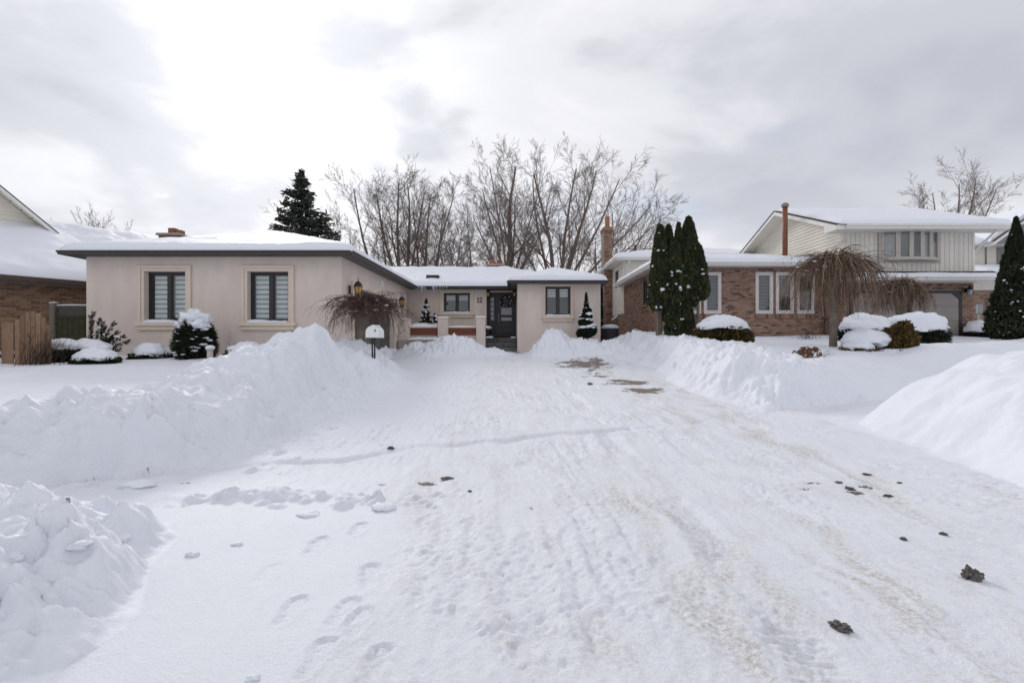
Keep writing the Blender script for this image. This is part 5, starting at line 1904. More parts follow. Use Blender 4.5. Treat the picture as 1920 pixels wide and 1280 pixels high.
class Grower:
    def __init__(self, seed, rmin=.0085, up=.25, wob=.075, maxlev=5, kids=(7, 6, 5, 4, 3), ang=(.55, .6, .6, .6, .6), ratio=.58, start=.28, twigdrop=0.0):
        self.r = random.Random(seed)
        self.segs_big, self.segs = [], []
        self.rmin, self.up, self.wob, self.maxlev, self.kids, self.ang, self.ratio, self.start = rmin, up, wob, maxlev, kids, ang, ratio, start
        self.twigdrop = twigdrop

    def grow(self, p, d, L, rad, lev):
        r = self.r
        n = (8, 5, 4, 2, 1)[min(lev, 4)]
        pts, rads = [p.copy()], [rad]
        d = d.normalized()
        for i in range(n):
            d = (d + Vector((r.gauss(0, self.wob), r.gauss(0, self.wob), r.gauss(0, self.wob * .6))) * (.7 + .22 * lev) + Vector((0, 0, self.up * (.35, .55, .35, .12, .05)[min(lev, 4)]))).normalized() if i else d
            p = p + d * (L / n)
            pts.append(p.copy())
            rads.append(max(self.rmin * .6, rad * (1 - .72 * (i + 1) / n)))
        tgt = self.segs_big if rad > .06 else self.segs
        for i in range(n):
            tgt.append((pts[i], pts[i + 1], rads[i], rads[i + 1]))
        if lev >= self.maxlev:
            return
        k = self.kids[min(lev, len(self.kids) - 1)]
        k = max(1, int(round(k * r.uniform(.75, 1.25))))
        for j in range(k):
            t = self.start + (1 - self.start) * ((j + r.random()) / k)
            t = min(t, .98)
            i = min(int(t * n), n - 1)
            f = t * n - i
            q = pts[i].lerp(pts[i + 1], f)
            dd = (pts[i + 1] - pts[i]).normalized()
            ax = dd.orthogonal().normalized()
            ax.rotate(Matrix.Rotation(r.uniform(0, 2 * math.pi), 3, dd))
            a = self.ang[min(lev, len(self.ang) - 1)] * r.uniform(.65, 1.3)
            nd = (dd * math.cos(a) + ax * math.sin(a))
            l2 = L * self.ratio * (1, 1.05, 1.3, 1.5, 1.5)[min(lev, 4)] * r.uniform(.7, 1.15) * (1.1 - (.45, .45, .3, .2, .2)[min(lev, 4)] * t)
            r2 = max(self.rmin, (rads[i] * (1 - f) + rads[i + 1] * f) * r.uniform(.30, .50))
            self.grow(q, nd, l2, r2, lev + 1)


def bare_tree(px, Y, ptop, label, limbs, seed, group='bare trees behind the houses', name='bare_tree', z0=.9, split=.28, trunk_r=.26, **kw):
    """limbs: list of (lean x, lean y, relative height, radius) fanning out from a short trunk"""
    x = WX(px, Y)
    O = thing(name, (x, Y, z0), label, 'tree', group)
    g = Grower(seed, **kw)
    Ht = WZ(ptop, Y) - z0
    hs = Ht * split
    p = Vector((x, Y, z0))
    for i in range(4):
        q = Vector((x + g.r.gauss(0, .06), Y, z0 + hs * (i + 1) / 4))
        g.segs_big.append((p, q, trunk_r * (1 - .07 * i), trunk_r * (1 - .07 * (i + 1))))
        p = q
    for lx, ly, rel, rad in limbs:
        zb_ = hs * g.r.uniform(.72, 1.0)
        d = Vector((lx, ly, 1))
        L = (Ht * rel - zb_) / d.normalized().z * .90
        g.grow(Vector((x + lx * .08, Y, z0 + zb_)), d, L, rad, 0)
    sticks('trunk', g.segs_big, M_TWIG, O, 6)
    sticks('crown', g.segs, M_TWIG, O, 3)
    return O


TK = dict(maxlev=4, kids=(10, 6, 5, 3), ang=(.60, .62, .58, .5), ratio=.43, start=.12)
bare_tree(735, 36, 336, 'bare tree leaning left, just right of the dark spruce', [(-1.05, 0, .66, .12), (-.78, .1, .82, .15), (-.52, 0, .95, .15), (-.3, -.1, 1.0, .14), (-.1, 0, .9, .10)], 3, up=.07, split=.18, **TK)
bare_tree(757, 37, 322, 'dense upright bare tree with twin trunks behind the low roof', [(-.34, 0, .92, .13), (-.12, 0, 1.0, .17), (.08, .1, 1.0, .17), (.26, 0, .94, .12), (-.2, .2, .9, .10)], 5, up=.06, split=.30, **TK)
bare_tree(795, 37, 342, 'bare multi-stemmed tree standing right of the dense upright one', [(-.16, 0, .95, .12), (.02, 0, 1.0, .15), (.22, 0, .98, .13), (.42, 0, .88, .11), (.6, .1, .72, .09)], 8, up=.06, split=.25, **TK)
bare_tree(842, 40, 400, 'low bare thicket tree in the gap, left one', [(-.35, 0, .9, .08), (-.1, 0, 1.0, .09), (.2, 0, .95, .09), (.45, .1, .8, .07)], 9, up=.06, trunk_r=.16, **TK)
bare_tree(886, 41, 388, 'low bare thicket tree in the gap, right one', [(-.3, 0, .95, .08), (0, 0, 1.0, .09), (.25, 0, .9, .09), (-.55, .1, .8, .07)], 12, up=.06, trunk_r=.16, **TK)
bare_tree(953, 36, 284, 'tall narrow bare tree above the front door', [(.0, 0, 1.0, .25), (-.26, 0, .86, .12), (.22, .1, .86, .12), (-.48, 0, .70, .10), (.42, 0, .66, .10), (-.12, -.2, .95, .11), (.10, .2, .95, .11), (-.75, .1, .5, .08), (.7, 0, .48, .08)], 15, up=.05, split=.34, trunk_r=.29, **TK)
bare_tree(1042, 35, 288, 'big wide bare tree with many spreading limbs behind the right wing', [(-.05, 0, 1.0, .20), (.18, 0, 1.0, .17), (.40, 0, .96, .16), (.66, .05, .90, .15), (.98, 0, .78, .13), (1.35, .1, .62, .11), (-.28, 0, .93, .13), (-.5, 0, .76, .10), (.3, .3, .95, .12)], 18, up=.05, split=.26, trunk_r=.32, **TK)
bare_tree(1130, 38, 358, 'bare tree with low limbs behind the brick chimney', [(.10, 0, .95, .12), (.36, 0, .96, .12), (.62, 0, .86, .10), (-.2, 0, .75, .09)], 27, up=.05, split=.24, **TK)
bare_tree(1785, 42, 312, 'purple-brown bare tree above the cream garage roof', [(.0, 0, .97, .15), (.2, 0, 1.0, .14), (.42, 0, .93, .11), (-.22, 0, .92, .12), (-.5, 0, .80, .10), (-.85, 0, .62, .08)], 21, up=.06, split=.3, z0=1.5, **TK)
bare_tree(178, 34, 412, 'thin bare treetop showing above the left roof valley', [(-.4, 0, .9, .05), (-.15, 0, 1.0, .06), (.05, 0, .97, .06), (.25, 0, 1.0, .05), (.45, 0, .9, .05)], 24, up=.2, split=.3, z0=1.5, trunk_r=.1, maxlev=3, kids=(12, 6, 4), ang=(.5, .55, .6), ratio=.40, start=.3)


def leaves(name, C, D, length, width, mat, parent, tint, seed=0, flat=None):
    """kite shaped leaf sprays: centres C, directions D"""
    rs = np.random.default_rng(seed)
    n = len(C)
    D = D / np.maximum(np.linalg.norm(D, axis=1, keepdims=True), 1e-9)
    side = np.cross(D, rs.normal(0, 1, (n, 3)))
    side /= np.maximum(np.linalg.norm(side, axis=1, keepdims=True), 1e-9)
    L = np.asarray(length)
    L = np.broadcast_to(L, (n,)) * rs.uniform(.7, 1.3, n)
    Wd = np.broadcast_to(np.asarray(width), (n,)) * rs.uniform(.7, 1.3, n)
    a, b = C - D * (L * .5)[:, None], C + D * (L * .5)[:, None]
    m = C - D * (L * .05)[:, None]
    V = np.stack([a, m + side * (Wd * .5)[:, None], b, m - side * (Wd * .5)[:, None]], 1).reshape(-1, 3)
    me = mesh_np(name, V, np.arange(4 * n).reshape(-1, 4), mat)
    at = me.attributes.new('tint', 'FLOAT', 'POINT')
    at.data.foreach_set('value', np.repeat(np.clip(tint, 0, 1), 4).astype(np.float32))
    return link_mesh(name, me, parent)


def blob_arrays(c, r, seed=0, nu=20, nv=12, amp=.12, freq=2.0, flat=None, dome=None):
    u = np.linspace(0, 2 * math.pi, nu, endpoint=False)
    v = np.linspace(-math.pi / 2 + .12, math.pi / 2 - .12, nv)
    U, Vv = np.meshgrid(u, v)
    X, Y, Z = np.cos(Vv) * np.cos(U), np.cos(Vv) * np.sin(U), np.sin(Vv)
    k = 1 + amp * .75 * (gnoise(X * freq + seed * 3.7, Y * freq + Z * .8, seed) + gnoise(Y * freq + seed, Z * freq + X * .8, seed + 3) + gnoise(Z * freq + 9.1, X * freq + seed + Y * .8, seed + 6)) \
        + amp * .35 * (gnoise(X * freq * 2.3 + seed, Z * freq * 2.3 + Y, seed + 9) + gnoise(Y * freq * 2.3 + seed, X * freq * 2.3 + Z, seed + 12))
    P = np.stack([c[0] + X * k * r[0], c[1] + Y * k * r[1], c[2] + Z * k * r[2]], -1)
    if dome is not None:          # lower half hangs down as a skirt with a ragged hem
        low = Vv < 0
        sk = np.clip(np.cos(Vv), 0, 1) ** .30
        hem = dome * (1 + 1.1 * gnoise(U * 2.2 / 2 + seed, U * 0 + seed * .7, seed + 5) + .6 * np.sin(U * 5 + seed))
        X2, Y2 = np.cos(U) * sk * (1 + .10 * np.abs(np.sin(Vv))), np.sin(U) * sk * (1 + .10 * np.abs(np.sin(Vv)))
        P[..., 0] = np.where(low, c[0] + X2 * k * r[0], P[..., 0])
        P[..., 1] = np.where(low, c[1] + Y2 * k * r[1], P[..., 1])
        P[..., 2] = np.where(low, c[2] + Z * np.abs(hem), P[..., 2])
    if flat is not None:
        P[..., 2] = np.maximum(P[..., 2], flat)
    P = P.reshape(-1, 3)
    bot, top = P[:nu].mean(0), P[-nu:].mean(0)
    Vs = np.vstack([P, bot[None], top[None]])
    F_ = []
    for j in range(nv - 1):
        for i in range(nu):
            i2 = (i + 1) % nu
            F_.append([j * nu + i, j * nu + i2, (j + 1) * nu + i2, (j + 1) * nu + i])
    for i in range(nu):
        i2 = (i + 1) % nu
        F_.append([len(P), i2, i, len(P)])
        F_.append([len(P) + 1, (nv - 1) * nu + i, (nv - 1) * nu + i2, len(P) + 1])
    return Vs, F_


def blobs(name, items, mat, parent, kind=None):
    V, Fs = [], []
    off = 0
    for it in items:
        v, f = blob_arrays(**it)
        V.append(v)
        for q in f:
            q = list(dict.fromkeys(q))
            Fs.append([i + off for i in q])
        off += len(v)
    me = mesh_np(name, np.vstack(V), Fs, mat, True)
    o = link_mesh(name, me, parent)
    if kind:
        tag(o, kind=kind)
    return o


def clump_noise(C, f, seed):
    return .5 + .6 * (gnoise(C[:, 0] * f + C[:, 2] * f * .7, C[:, 1] * f + C[:, 2] * f * 1.1, seed))


def spruce():
    Y = 31.0
    x, zt, z0 = WX(565, Y), WZ(322, Y), .9
    O = thing('spruce_tree', (x, Y, z0), 'dark green spruce tree rising behind the bungalow roof', 'tree')
    MB().tube([(x, Y, z0), (x, Y, zt - .3)], [.28, .02], 8).build('trunk', M_TRUNK, O)
    rs = random.Random(5)
    C, D, Tn = [], [], []
    H = zt - z0
    z = z0 + 1.2
    while z < zt - .05:
        t = (z - z0) / H
        R = 6.0 * (1 - t) ** .92 + .06
        nb = int(10 + 8 * (1 - t))
        for b in range(nb):
            a = rs.uniform(0, 2 * math.pi)
            L = R * rs.uniform(.62, 1.12)
            zb = z + rs.uniform(-.2, .2)
            m = int(10 + L * 22)
            for i in range(m):
                s = (i + rs.random()) / m
                s = s ** .75
                rad = L * s
                dz = .10 * L - .42 * L * s + .30 * L * s * s * 1.3
                w = .22 * L * (1 - s) ** .6 + .10
                lat = rs.gauss(0, w * .55)
                px_ = x + math.cos(a) * rad - math.sin(a) * lat
                py_ = Y + math.sin(a) * rad + math.cos(a) * lat
                pz_ = zb + dz + rs.gauss(0, .07) - .12 * abs(lat)
                C.append((px_, py_, pz_))
                D.append((math.cos(a) + rs.gauss(0, .6), math.sin(a) + rs.gauss(0, .6), rs.gauss(-.05, .45)))
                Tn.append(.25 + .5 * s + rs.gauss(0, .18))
        z += .30 + .16 * (1 - t)
    C, D = np.array(C), np.array(D)
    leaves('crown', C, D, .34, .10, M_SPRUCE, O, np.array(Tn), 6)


spruce()


def cedar_columns(name, cols, label, cat, base, mat, n_per, group=None, snow=60, seed=1, spr=.15, trunk_r=.05):
    """upright evergreen made of one or more columns: (x, y, z0, ztop, radius, power)"""
    O = thing(name, base, label, cat, group)
    rs = np.random.default_rng(seed)
    tr = MB()
    for (x, y, z0, zt, R, pw) in cols:
        tr.tube([(x, y, base[2] - .1), (x, y, z0 + (zt - z0) * .6)], [trunk_r, trunk_r * .4], 6)
    tr.build('trunk', M_TRUNK, O)
    CC, DD, TT, SN, core = [], [], [], [], []
    for ci, (x, y, z0, zt, R, pw) in enumerate(cols):
        n = int(n_per * (zt - z0) * R / .6)
        t = rs.random(n) ** .9
        prof = lambda t: R * (np.clip(1 - t, 0, 1) ** pw) * (.55 + .45 * sst(0, .16, t))
        a = rs.uniform(0, 2 * math.pi, n)
        k = .62 + .42 * np.sqrt(rs.random(n))
        bump = 1 + .20 * gnoise(a * 1.6 + ci * 5, t * (zt - z0) * 2.2, seed + ci) + .10 * gnoise(a * 4, t * (zt - z0) * 6, seed + 7)
        r = prof(t) * k * bump
        C = np.stack([x + r * np.cos(a), y + r * np.sin(a), z0 + t * (zt - z0) + rs.normal(0, .03, n)], -1)
        D = np.stack([np.cos(a) * .55, np.sin(a) * .55, np.full(n, .9)], -1) + rs.normal(0, .38, (n, 3))
        CC.append(C)
        DD.append(D)
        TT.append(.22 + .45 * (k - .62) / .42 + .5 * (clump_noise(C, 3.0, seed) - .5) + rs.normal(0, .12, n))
        nv = 14
        ts = np.linspace(0, .97, nv)
        core.append([(float(max(.01, prof(tt) * .66)), float(z0 + tt * (zt - z0))) for tt in ts] + [(x, y)])
        for _ in range(int(snow * (zt - z0) * R / .6)):
            tt, aa = float(np.clip(rs.normal(.34, .2), .02, .9)), rs.uniform(math.pi * .95, math.pi * 2.05)
            rr_ = float(prof(np.array(tt))) * rs.uniform(.86, 1.02)
            s = rs.uniform(.02, .06) * rs.uniform(.6, 1.2)
            SN.append(dict(c=(x + rr_ * math.cos(aa), y + rr_ * math.sin(aa), z0 + tt * (zt - z0) + .03), r=(s * rs.uniform(.9, 1.5), s * 1.2, s * rs.uniform(.6, 1.1)), seed=int(rs.integers(1000)), nu=10, nv=6, amp=.6))
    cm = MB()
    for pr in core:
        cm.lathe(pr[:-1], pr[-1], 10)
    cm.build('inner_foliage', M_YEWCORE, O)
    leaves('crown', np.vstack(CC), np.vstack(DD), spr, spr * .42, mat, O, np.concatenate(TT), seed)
    if SN:
        blobs('snow_clumps', SN, M_SNOW, O, 'stuff')
    return O


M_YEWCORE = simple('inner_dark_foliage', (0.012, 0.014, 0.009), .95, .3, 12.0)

Yc = 17.2
zb = 1.35
cedar_columns('cedar_tree', [(WX(1238, Yc), Yc, WZ(578, Yc), WZ(424, Yc), .40, .45), (WX(1257, Yc), Yc + .2, WZ(590, Yc), WZ(421, Yc), .36, .5), (WX(1273, Yc), Yc + .05, WZ(575, Yc), WZ(420, Yc), .30, .55),
                             (WX(1293, Yc), Yc + .1, WZ(572, Yc), WZ(408, Yc), .54, .52), (WX(1306, Yc), Yc - .15, WZ(563, Yc), WZ(462, Yc), .40, .5), (WX(1231, Yc), Yc - .1, WZ(580, Yc), WZ(475, Yc), .36, .5), (WX(1262, Yc), Yc - .1, WZ(575, Yc), WZ(450, Yc), .42, .5),
                             (WX(1262, Yc), Yc - .15, WZ(634, Yc), WZ(570, Yc), .34, .35), (WX(1283, Yc), Yc - .1, WZ(636, Yc), WZ(560, Yc), .34, .35), (WX(1252, Yc), Yc + .1, WZ(600, Yc), WZ(560, Yc), .28, .35)],
              'tall clump of columnar cedars with snow flecks before the brick house', 'tree', (WX(1268, Yc), Yc, zb), M_CEDAR, 4600, None, 12, 4, .16, .07)
Yc = 16.0
cedar_columns('conical_cedar', [(WX(1905, Yc), Yc, 1.2, WZ(410, Yc), .86, .92)], 'dark conical cedar at the far right edge', 'tree', (WX(1903, Yc), Yc, 1.25), M_YEW, 3600, None, 14, 6, .15, .06)
Yc = 31.0
cedar_columns('hedge_cedar', [(WX(1128, Yc), Yc, .9, WZ(532, Yc), .75, .3)], 'dark evergreen in the gap between the two houses', 'tree', (WX(1128, Yc), Yc, .9), M_YEW, 1400, None, 10, 8, .2, .06)


def topiary():
    Y = 19.7
    x = WX(1100, Y)
    z0 = 1.1
    O = thing('spiral_topiary', (x, Y, z0), 'spiral clipped evergreen with snow on its tiers by the right window', 'shrub')
    MB().tube([(x, Y, z0 - .2), (x, Y, WZ(555, Y))], [.04, .012], 6).build('trunk', M_TRUNK, O)
    rs = np.random.default_rng(12)
    tiers = [(1100, 622, .42, .30, .06), (1098, 606, .30, .24, -.02), (1099, 594, .25, .2, .02), (1101, 583, .17, .16, .0), (1099.5, 573, .09, .2, .0), (1099, 563, .055, .22, 0), (1099, 555, .025, .15, 0)]
    CC, DD, TT, SN = [], [], [], []
    core = []
    for k, (px, py, R, hh, tilt) in enumerate(tiers):
        cx, cz = WX(px, Y), WZ(py, Y)
        n = int(3800 * R) + 160
        a = rs.uniform(0, 2 * math.pi, n)
        b = np.arcsin(rs.uniform(-1, 1, n))
        kk = rs.uniform(.72, 1.03, n)
        C = np.stack([cx + R * kk * np.cos(b) * np.cos(a), Y + R * kk * np.cos(b) * np.sin(a), cz + hh * kk * np.sin(b) + tilt * np.cos(a)], -1)
        CC.append(C)
        DD.append(np.stack([np.cos(a), np.sin(a), .8 + 0 * a], -1) + rs.normal(0, .4, (n, 3)))
        TT.append(.35 + .5 * (clump_noise(C, 5, 3) - .5) + rs.normal(0, .15, n))
        core.append(dict(c=(cx, Y, cz), r=(R * .8, R * .8, hh * .8), seed=k, nu=12, nv=7, amp=.1))
        if k < 5:
            for i in range(9 if k < 3 else 4):
                aa = rs.uniform(math.pi, 2 * math.pi)
                rr_ = R * rs.uniform(.55, .95)
                s = R * rs.uniform(.13, .28)
                SN.append(dict(c=(cx + rr_ * math.cos(aa), Y + rr_ * math.sin(aa), cz + hh * math.sqrt(max(0, 1 - (rr_ / R) ** 2)) * .85 + .02 + tilt * math.cos(aa)), r=(s * 1.35, s * 1.1, s * .55), seed=int(rs.integers(999)), nu=9, nv=6, amp=.3))
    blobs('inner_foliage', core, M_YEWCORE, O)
    leaves('crown', np.vstack(CC), np.vstack(DD), .10, .04, M_YEW, O, np.concatenate(TT), 5)
    blobs('snow_clumps', SN, M_SNOW, O, 'stuff')


topiary()


def bush(name, px, Y, half_w, height, label, mat, n=3000, cap=.6, cap_w=.95, sink=.05, seed=1, spr=.09, depth=None, cap_shift=0.0, group=None, jag=.12, z0=None, cat='shrub', caps=None):
    """leaf dome under a cap of snow"""
    x = WX(px, Y)
    z0 = ground(x, Y) - sink if z0 is None else z0
    dp = depth or half_w * .85
    O = thing(name, (x, Y, z0), label, cat, group)
    rs = np.random.default_rng(seed)
    a = rs.uniform(0, 2 * math.pi, n)
    b = np.arcsin(rs.uniform(0, 1, n))
    k = rs.uniform(.70, 1.04, n) * (1 + .10 * gnoise(a * 1.5, b * 3, seed))
    C = np.stack([x + half_w * k * np.cos(b) * np.cos(a), Y + dp * k * np.cos(b) * np.sin(a), z0 + height * k * np.sin(b) ** .8], -1)
    D = np.stack([np.cos(a), np.sin(a), .5 + 0 * a], -1) + rs.normal(0, .45, (n, 3))
    chm = max(q[3] for q in caps) if caps else cap
    lim = z0 + height * (1.06 - chm) + .10 * height * gnoise(a * 2.5, a * 0 + seed, seed + 2) + .02
    keep = C[:, 2] < lim
    C, D, n = C[keep], D[keep], int(keep.sum())
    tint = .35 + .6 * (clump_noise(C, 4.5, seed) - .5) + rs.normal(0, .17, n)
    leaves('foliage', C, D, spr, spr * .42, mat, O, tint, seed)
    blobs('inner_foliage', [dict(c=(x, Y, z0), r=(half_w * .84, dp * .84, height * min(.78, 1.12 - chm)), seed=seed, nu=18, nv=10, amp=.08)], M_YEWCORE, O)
    stems = MB()
    for i in range(5):
        t = i * 1.3
        stems.tube([(x, Y, z0 - .05), (x + half_w * .5 * math.cos(t), Y + dp * .5 * math.sin(t), z0 + height * .5)], [.018, .008], 5)
    stems.build('stem', M_TRUNK, O)
    items = caps or [(0 + cap_shift, 0, cap_w, cap)]
    its = []
    for i, (sx, sy, cw, ch) in enumerate(items):
        its.append(dict(c=(x + sx, Y + sy, z0 + height * (1.06 - ch)), r=(half_w * cw, dp * cw, height * ch * 1.0), seed=seed + 11 * i, nu=56, nv=26, amp=jag, freq=2.0, dome=height * ch * .16))
    blobs('snow_cap', its, M_SNOW, O)
    return O


bush('low_yew', 132, 12.3, 1.0, .62, 'wide low yew under a thick snow blanket beside the wooden fence', M_YEW, 9000, .62, .92, .10, 3, .12, .6, caps=[(-.30, -.02, .66, .46), (.42, .1, .50, .48)])
bush('mounded_shrub', 180, 11.7, .50, .40, 'small snow-buried mound shrub in front of the spreading yew', M_YEW, 4200, .66, .90, .06, 5, .09, .42)
bush('mounded_shrub', 284, 13.1, .52, .45, 'round snow-buried shrub left of the dark upright yew', M_YEW, 4200, .70, .92, .06, 6, .09, .42)
bush('mounded_shrub', 464, 12.9, .56, .46, 'round snow-capped shrub right of the dark upright yew', M_YEW, 6000, .54, .90, .06, 8, .10, .45)
bush('boxwood_mound', 1355, 15.2, .86, .86, 'big round clipped shrub with a dome of snow below the brick house windows', M_JUNIPER, 16000, .48, .90, .06, 9, .11, .75)
bush('low_juniper', 1790, 21.8, .7, .55, 'snowy shrub at the corner of the far garage', M_YEW, 2200, .7, .95, .05, 10, .1, .6, z0=1.25)
bush('low_juniper', 1842, 18.5, .62, .62, 'snow-laden dark shrub left of the conical cedar', M_YEW, 3000, .62, .9, .05, 12, .1, .5, z0=1.5, caps=[(-.15, -.05, .8, .6), (.25, .1, .45, .8)])


def upright_yew():
    Y = 12.9
    x, z0 = WX(366, Y), ground(WX(366, Y), Y) - .08
    O = thing('upright_yew', (x, Y, z0), 'dark upright yew with a snow hat before the beige wall', 'shrub')
    MB().tube([(x, Y, z0 - .1), (x, Y, z0 + .9)], [.05, .015], 6).build('trunk', M_TRUNK, O)
    rs = np.random.default_rng(31)
    n = 6500
    t = rs.random(n)
    zt = WZ(590, Y)
    H = zt - z0
    R = .50 * (1 - t ** 3.2) ** .6 * (.82 + .18 * sst(0, .3, t)) * (1 + .0 * t)
    a = rs.uniform(0, 2 * math.pi, n)
    k = rs.uniform(.55, 1.08, n)
    C = np.stack([x + R * k * np.cos(a), Y + R * k * np.sin(a), z0 + t * H], -1)
    D = np.stack([np.cos(a), np.sin(a), .35 + 0 * a], -1) + rs.normal(0, .35, (n, 3))
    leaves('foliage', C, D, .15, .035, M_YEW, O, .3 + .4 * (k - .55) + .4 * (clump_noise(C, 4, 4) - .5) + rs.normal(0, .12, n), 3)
    blobs('inner_foliage', [dict(c=(x, Y, z0 + H * .42), r=(.36, .36, H * .5), seed=2, nu=14, nv=9, amp=.12)], M_YEWCORE, O)
    its = [dict(c=(x + .0, Y - .02, zt - .13), r=(.35, .34, .25), seed=7, nu=32, nv=18, amp=.26, freq=2.6), dict(c=(x + .20, Y - .12, zt - .26), r=(.24, .22, .17), seed=9, nu=26, nv=14, amp=.35, freq=2.6), dict(c=(x - .24, Y - .12, zt - .30), r=(.20, .2, .12), seed=19, nu=24, nv=14, amp=.35, freq=2.6)]
    blobs('snow_cap', its, M_SNOW, O)
    sn = []
    for _ in range(22):
        tt, aa = rs.uniform(.1, .75), rs.uniform(math.pi, 2 * math.pi)
        s = rs.uniform(.025, .07)
        r_ = .5 * rs.uniform(.85, 1.0) * (1 - tt ** 3.2) ** .6
        sn.append(dict(c=(x + r_ * math.cos(aa), Y + r_ * math.sin(aa), z0 + tt * H), r=(s * 1.7, s * 1.2, s * .55), seed=int(rs.integers(999)), nu=10, nv=6, amp=.35))
    blobs('snow_clumps', sn, M_SNOW, O, 'stuff')


upright_yew()


def yew_fronds():
    Y = 12.7
    x0, z0 = WX(170, Y), ground(WX(170, Y), Y)
    O = thing('spreading_yew', (x0, Y, z0), 'dark feathery yew branches reaching out against the beige wall corner', 'shrub')
    C, D, T_, seg = [], [], [], []
    rs = random.Random(4)
    for (px, py) in ((178, 586), (164, 592), (205, 603), (196, 612), (228, 606), (222, 622), (236, 630), (244, 640), (236, 655), (210, 640), (190, 598), (215, 632)):
        p0 = Vector((x0 + rs.uniform(-.1, .25), Y + rs.uniform(-.1, .1), z0 + .05))
        p1 = Vector((WX(px, Y), Y - rs.uniform(-.1, .25), WZ(py, Y)))
        mid = p0.lerp(p1, .5) + Vector((0, 0, .10))
        pts = [p0.lerp(mid, i / 4).lerp(mid.lerp(p1, i / 4), i / 4) for i in range(5)]
        for i in range(4):
            seg.append((pts[i], pts[i + 1], .012 - .002 * i, .010 - .002 * i))
        for i in range(150):
            t = .25 + .75 * rs.random()
            q = p0.lerp(mid, t).lerp(mid.lerp(p1, t), t)
            d = (mid.lerp(p1, t) - p0.lerp(mid, t)).normalized()
            sd = d.cross(Vector((0, 1, .2))).normalized() * rs.choice([-1, 1])
            nd = d * .8 + sd * .8 + Vector((0, rs.gauss(0, .4), rs.gauss(0, .15)))
            C.append(q + nd.normalized() * .04)
            D.append(nd)
            T_.append(rs.gauss(.35, .2))
    sticks('branch', seg, M_TRUNK, O, 4)
    leaves('foliage', np.array(C), np.array(D), .10, .020, M_YEW, O, np.array(T_), 3)
    rs2 = np.random.default_rng(3)
    blobs('snow_clumps', [dict(c=(WX(px, Y) , Y - .12, WZ(py, Y) + .015), r=(s * 1.5, s, s * .5), seed=i, nu=10, nv=6, amp=.3) for i, (px, py, s) in enumerate(((195, 616, .05), (226, 632, .05), (231, 655, .04), (205, 628, .05)))], M_SNOW, O, 'stuff')


yew_fronds()


def juniper_group():
    Y = 12.4
    O = thing('bronze_juniper', (WX(1650, Y), Y, 1.1), 'bronze-green juniper with thick snow lobes right of the weeping tree', 'shrub')
    rs = np.random.default_rng(14)
    parts = [(1608, 661, .46, .14, 2200, -.05), (1682, 640, .38, .38, 4600, -.1), (1672, 668, .44, .16, 2600, -.3), (1640, 650, .45, .26, 1500, .2), (1694, 620, .20, .22, 1500, .0)]
    CC, DD, TT = [], [], []
    for px, py, R, hh, n, dy in parts:
        cx, cz = WX(px, Y), WZ(py, Y)
        a = rs.uniform(0, 2 * math.pi, n)
        b = np.arcsin(rs.uniform(-.5, 1, n))
        k = rs.uniform(.55, 1.08, n) * (1 + .28 * gnoise(a * 2.2, b * 3.0, 9))
        C = np.stack([cx + R * k * np.cos(b) * np.cos(a), Y + dy + R * .8 * k * np.cos(b) * np.sin(a), cz + hh * k * np.sin(b)], -1)
        CC.append(C)
        DD.append(np.stack([np.cos(a) * .7, np.sin(a) * .7, .7 + 0 * a], -1) + rs.normal(0, .4, (n, 3)))
        TT.append(.5 + .7 * (clump_noise(C, 4.5, 5) - .5) + rs.normal(0, .18, n))
    leaves('foliage', np.vstack(CC), np.vstack(DD), .15, .04, M_JUNIPER, O, np.concatenate(TT), 3)
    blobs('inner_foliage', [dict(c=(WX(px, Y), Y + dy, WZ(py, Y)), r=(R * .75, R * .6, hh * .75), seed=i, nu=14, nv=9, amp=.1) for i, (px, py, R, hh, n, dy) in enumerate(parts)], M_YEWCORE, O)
    caps = [((1628, 640), (.56, .45, .34), .1), ((1606, 652), (.34, .34, .20), -.05), ((1652, 661), (.26, .24, .10), -.30), ((1676, 666), (.20, .2, .08), -.36)]
    blobs('snow_cap', [dict(c=(WX(p[0], Y), Y + dy, WZ(p[1], Y)), r=r, seed=20 + i, nu=48, nv=24, amp=.12, freq=2.0, dome=r[2] * .30) for i, (p, r, dy) in enumerate(caps)], M_SNOW, O)
    tr = MB()
    tr.tube([(WX(1650, Y), Y, .95), (WX(1660, Y), Y, WZ(640, Y))], [.05, .02], 6)
    tr.build('stem', M_TRUNK, O)
    # snow covered low junipers behind, along the garage
    for k, (px, w, top, Yj, lab) in enumerate(((1625, .85, 592, 15.6, 'snow-covered low juniper behind the weeping tree trunk'), (1712, .98, 590, 15.2, 'long snow-covered juniper in front of the far garage door'))):
        z0 = ground(WX(px, Yj), Yj) - .05
        bush('snowy_juniper', px, Yj, w, WZ(top, Yj) - z0, lab, M_YEW, 6000, .86, 1.0, .05, 41 + k, .11, .7, caps=[(0, 0, .90, .58), (.30 * (1 if k else -1), -.1, .62, .46)], jag=.13)


juniper_group()


M_WEEP = leaf_mat('tan_twig_mixed', [(0.0, (0.055, 0.034, 0.025)), (0.4, (0.145, 0.095, 0.066)), (0.75, (0.245, 0.168, 0.118)), (1.0, (0.38, 0.285, 0.205))])
M_WEEP2 = leaf_mat('red_twig_mixed', [(0.0, (0.045, 0.026, 0.022)), (0.6, (0.11, 0.062, 0.05)), (1.0, (0.21, 0.135, 0.11))])


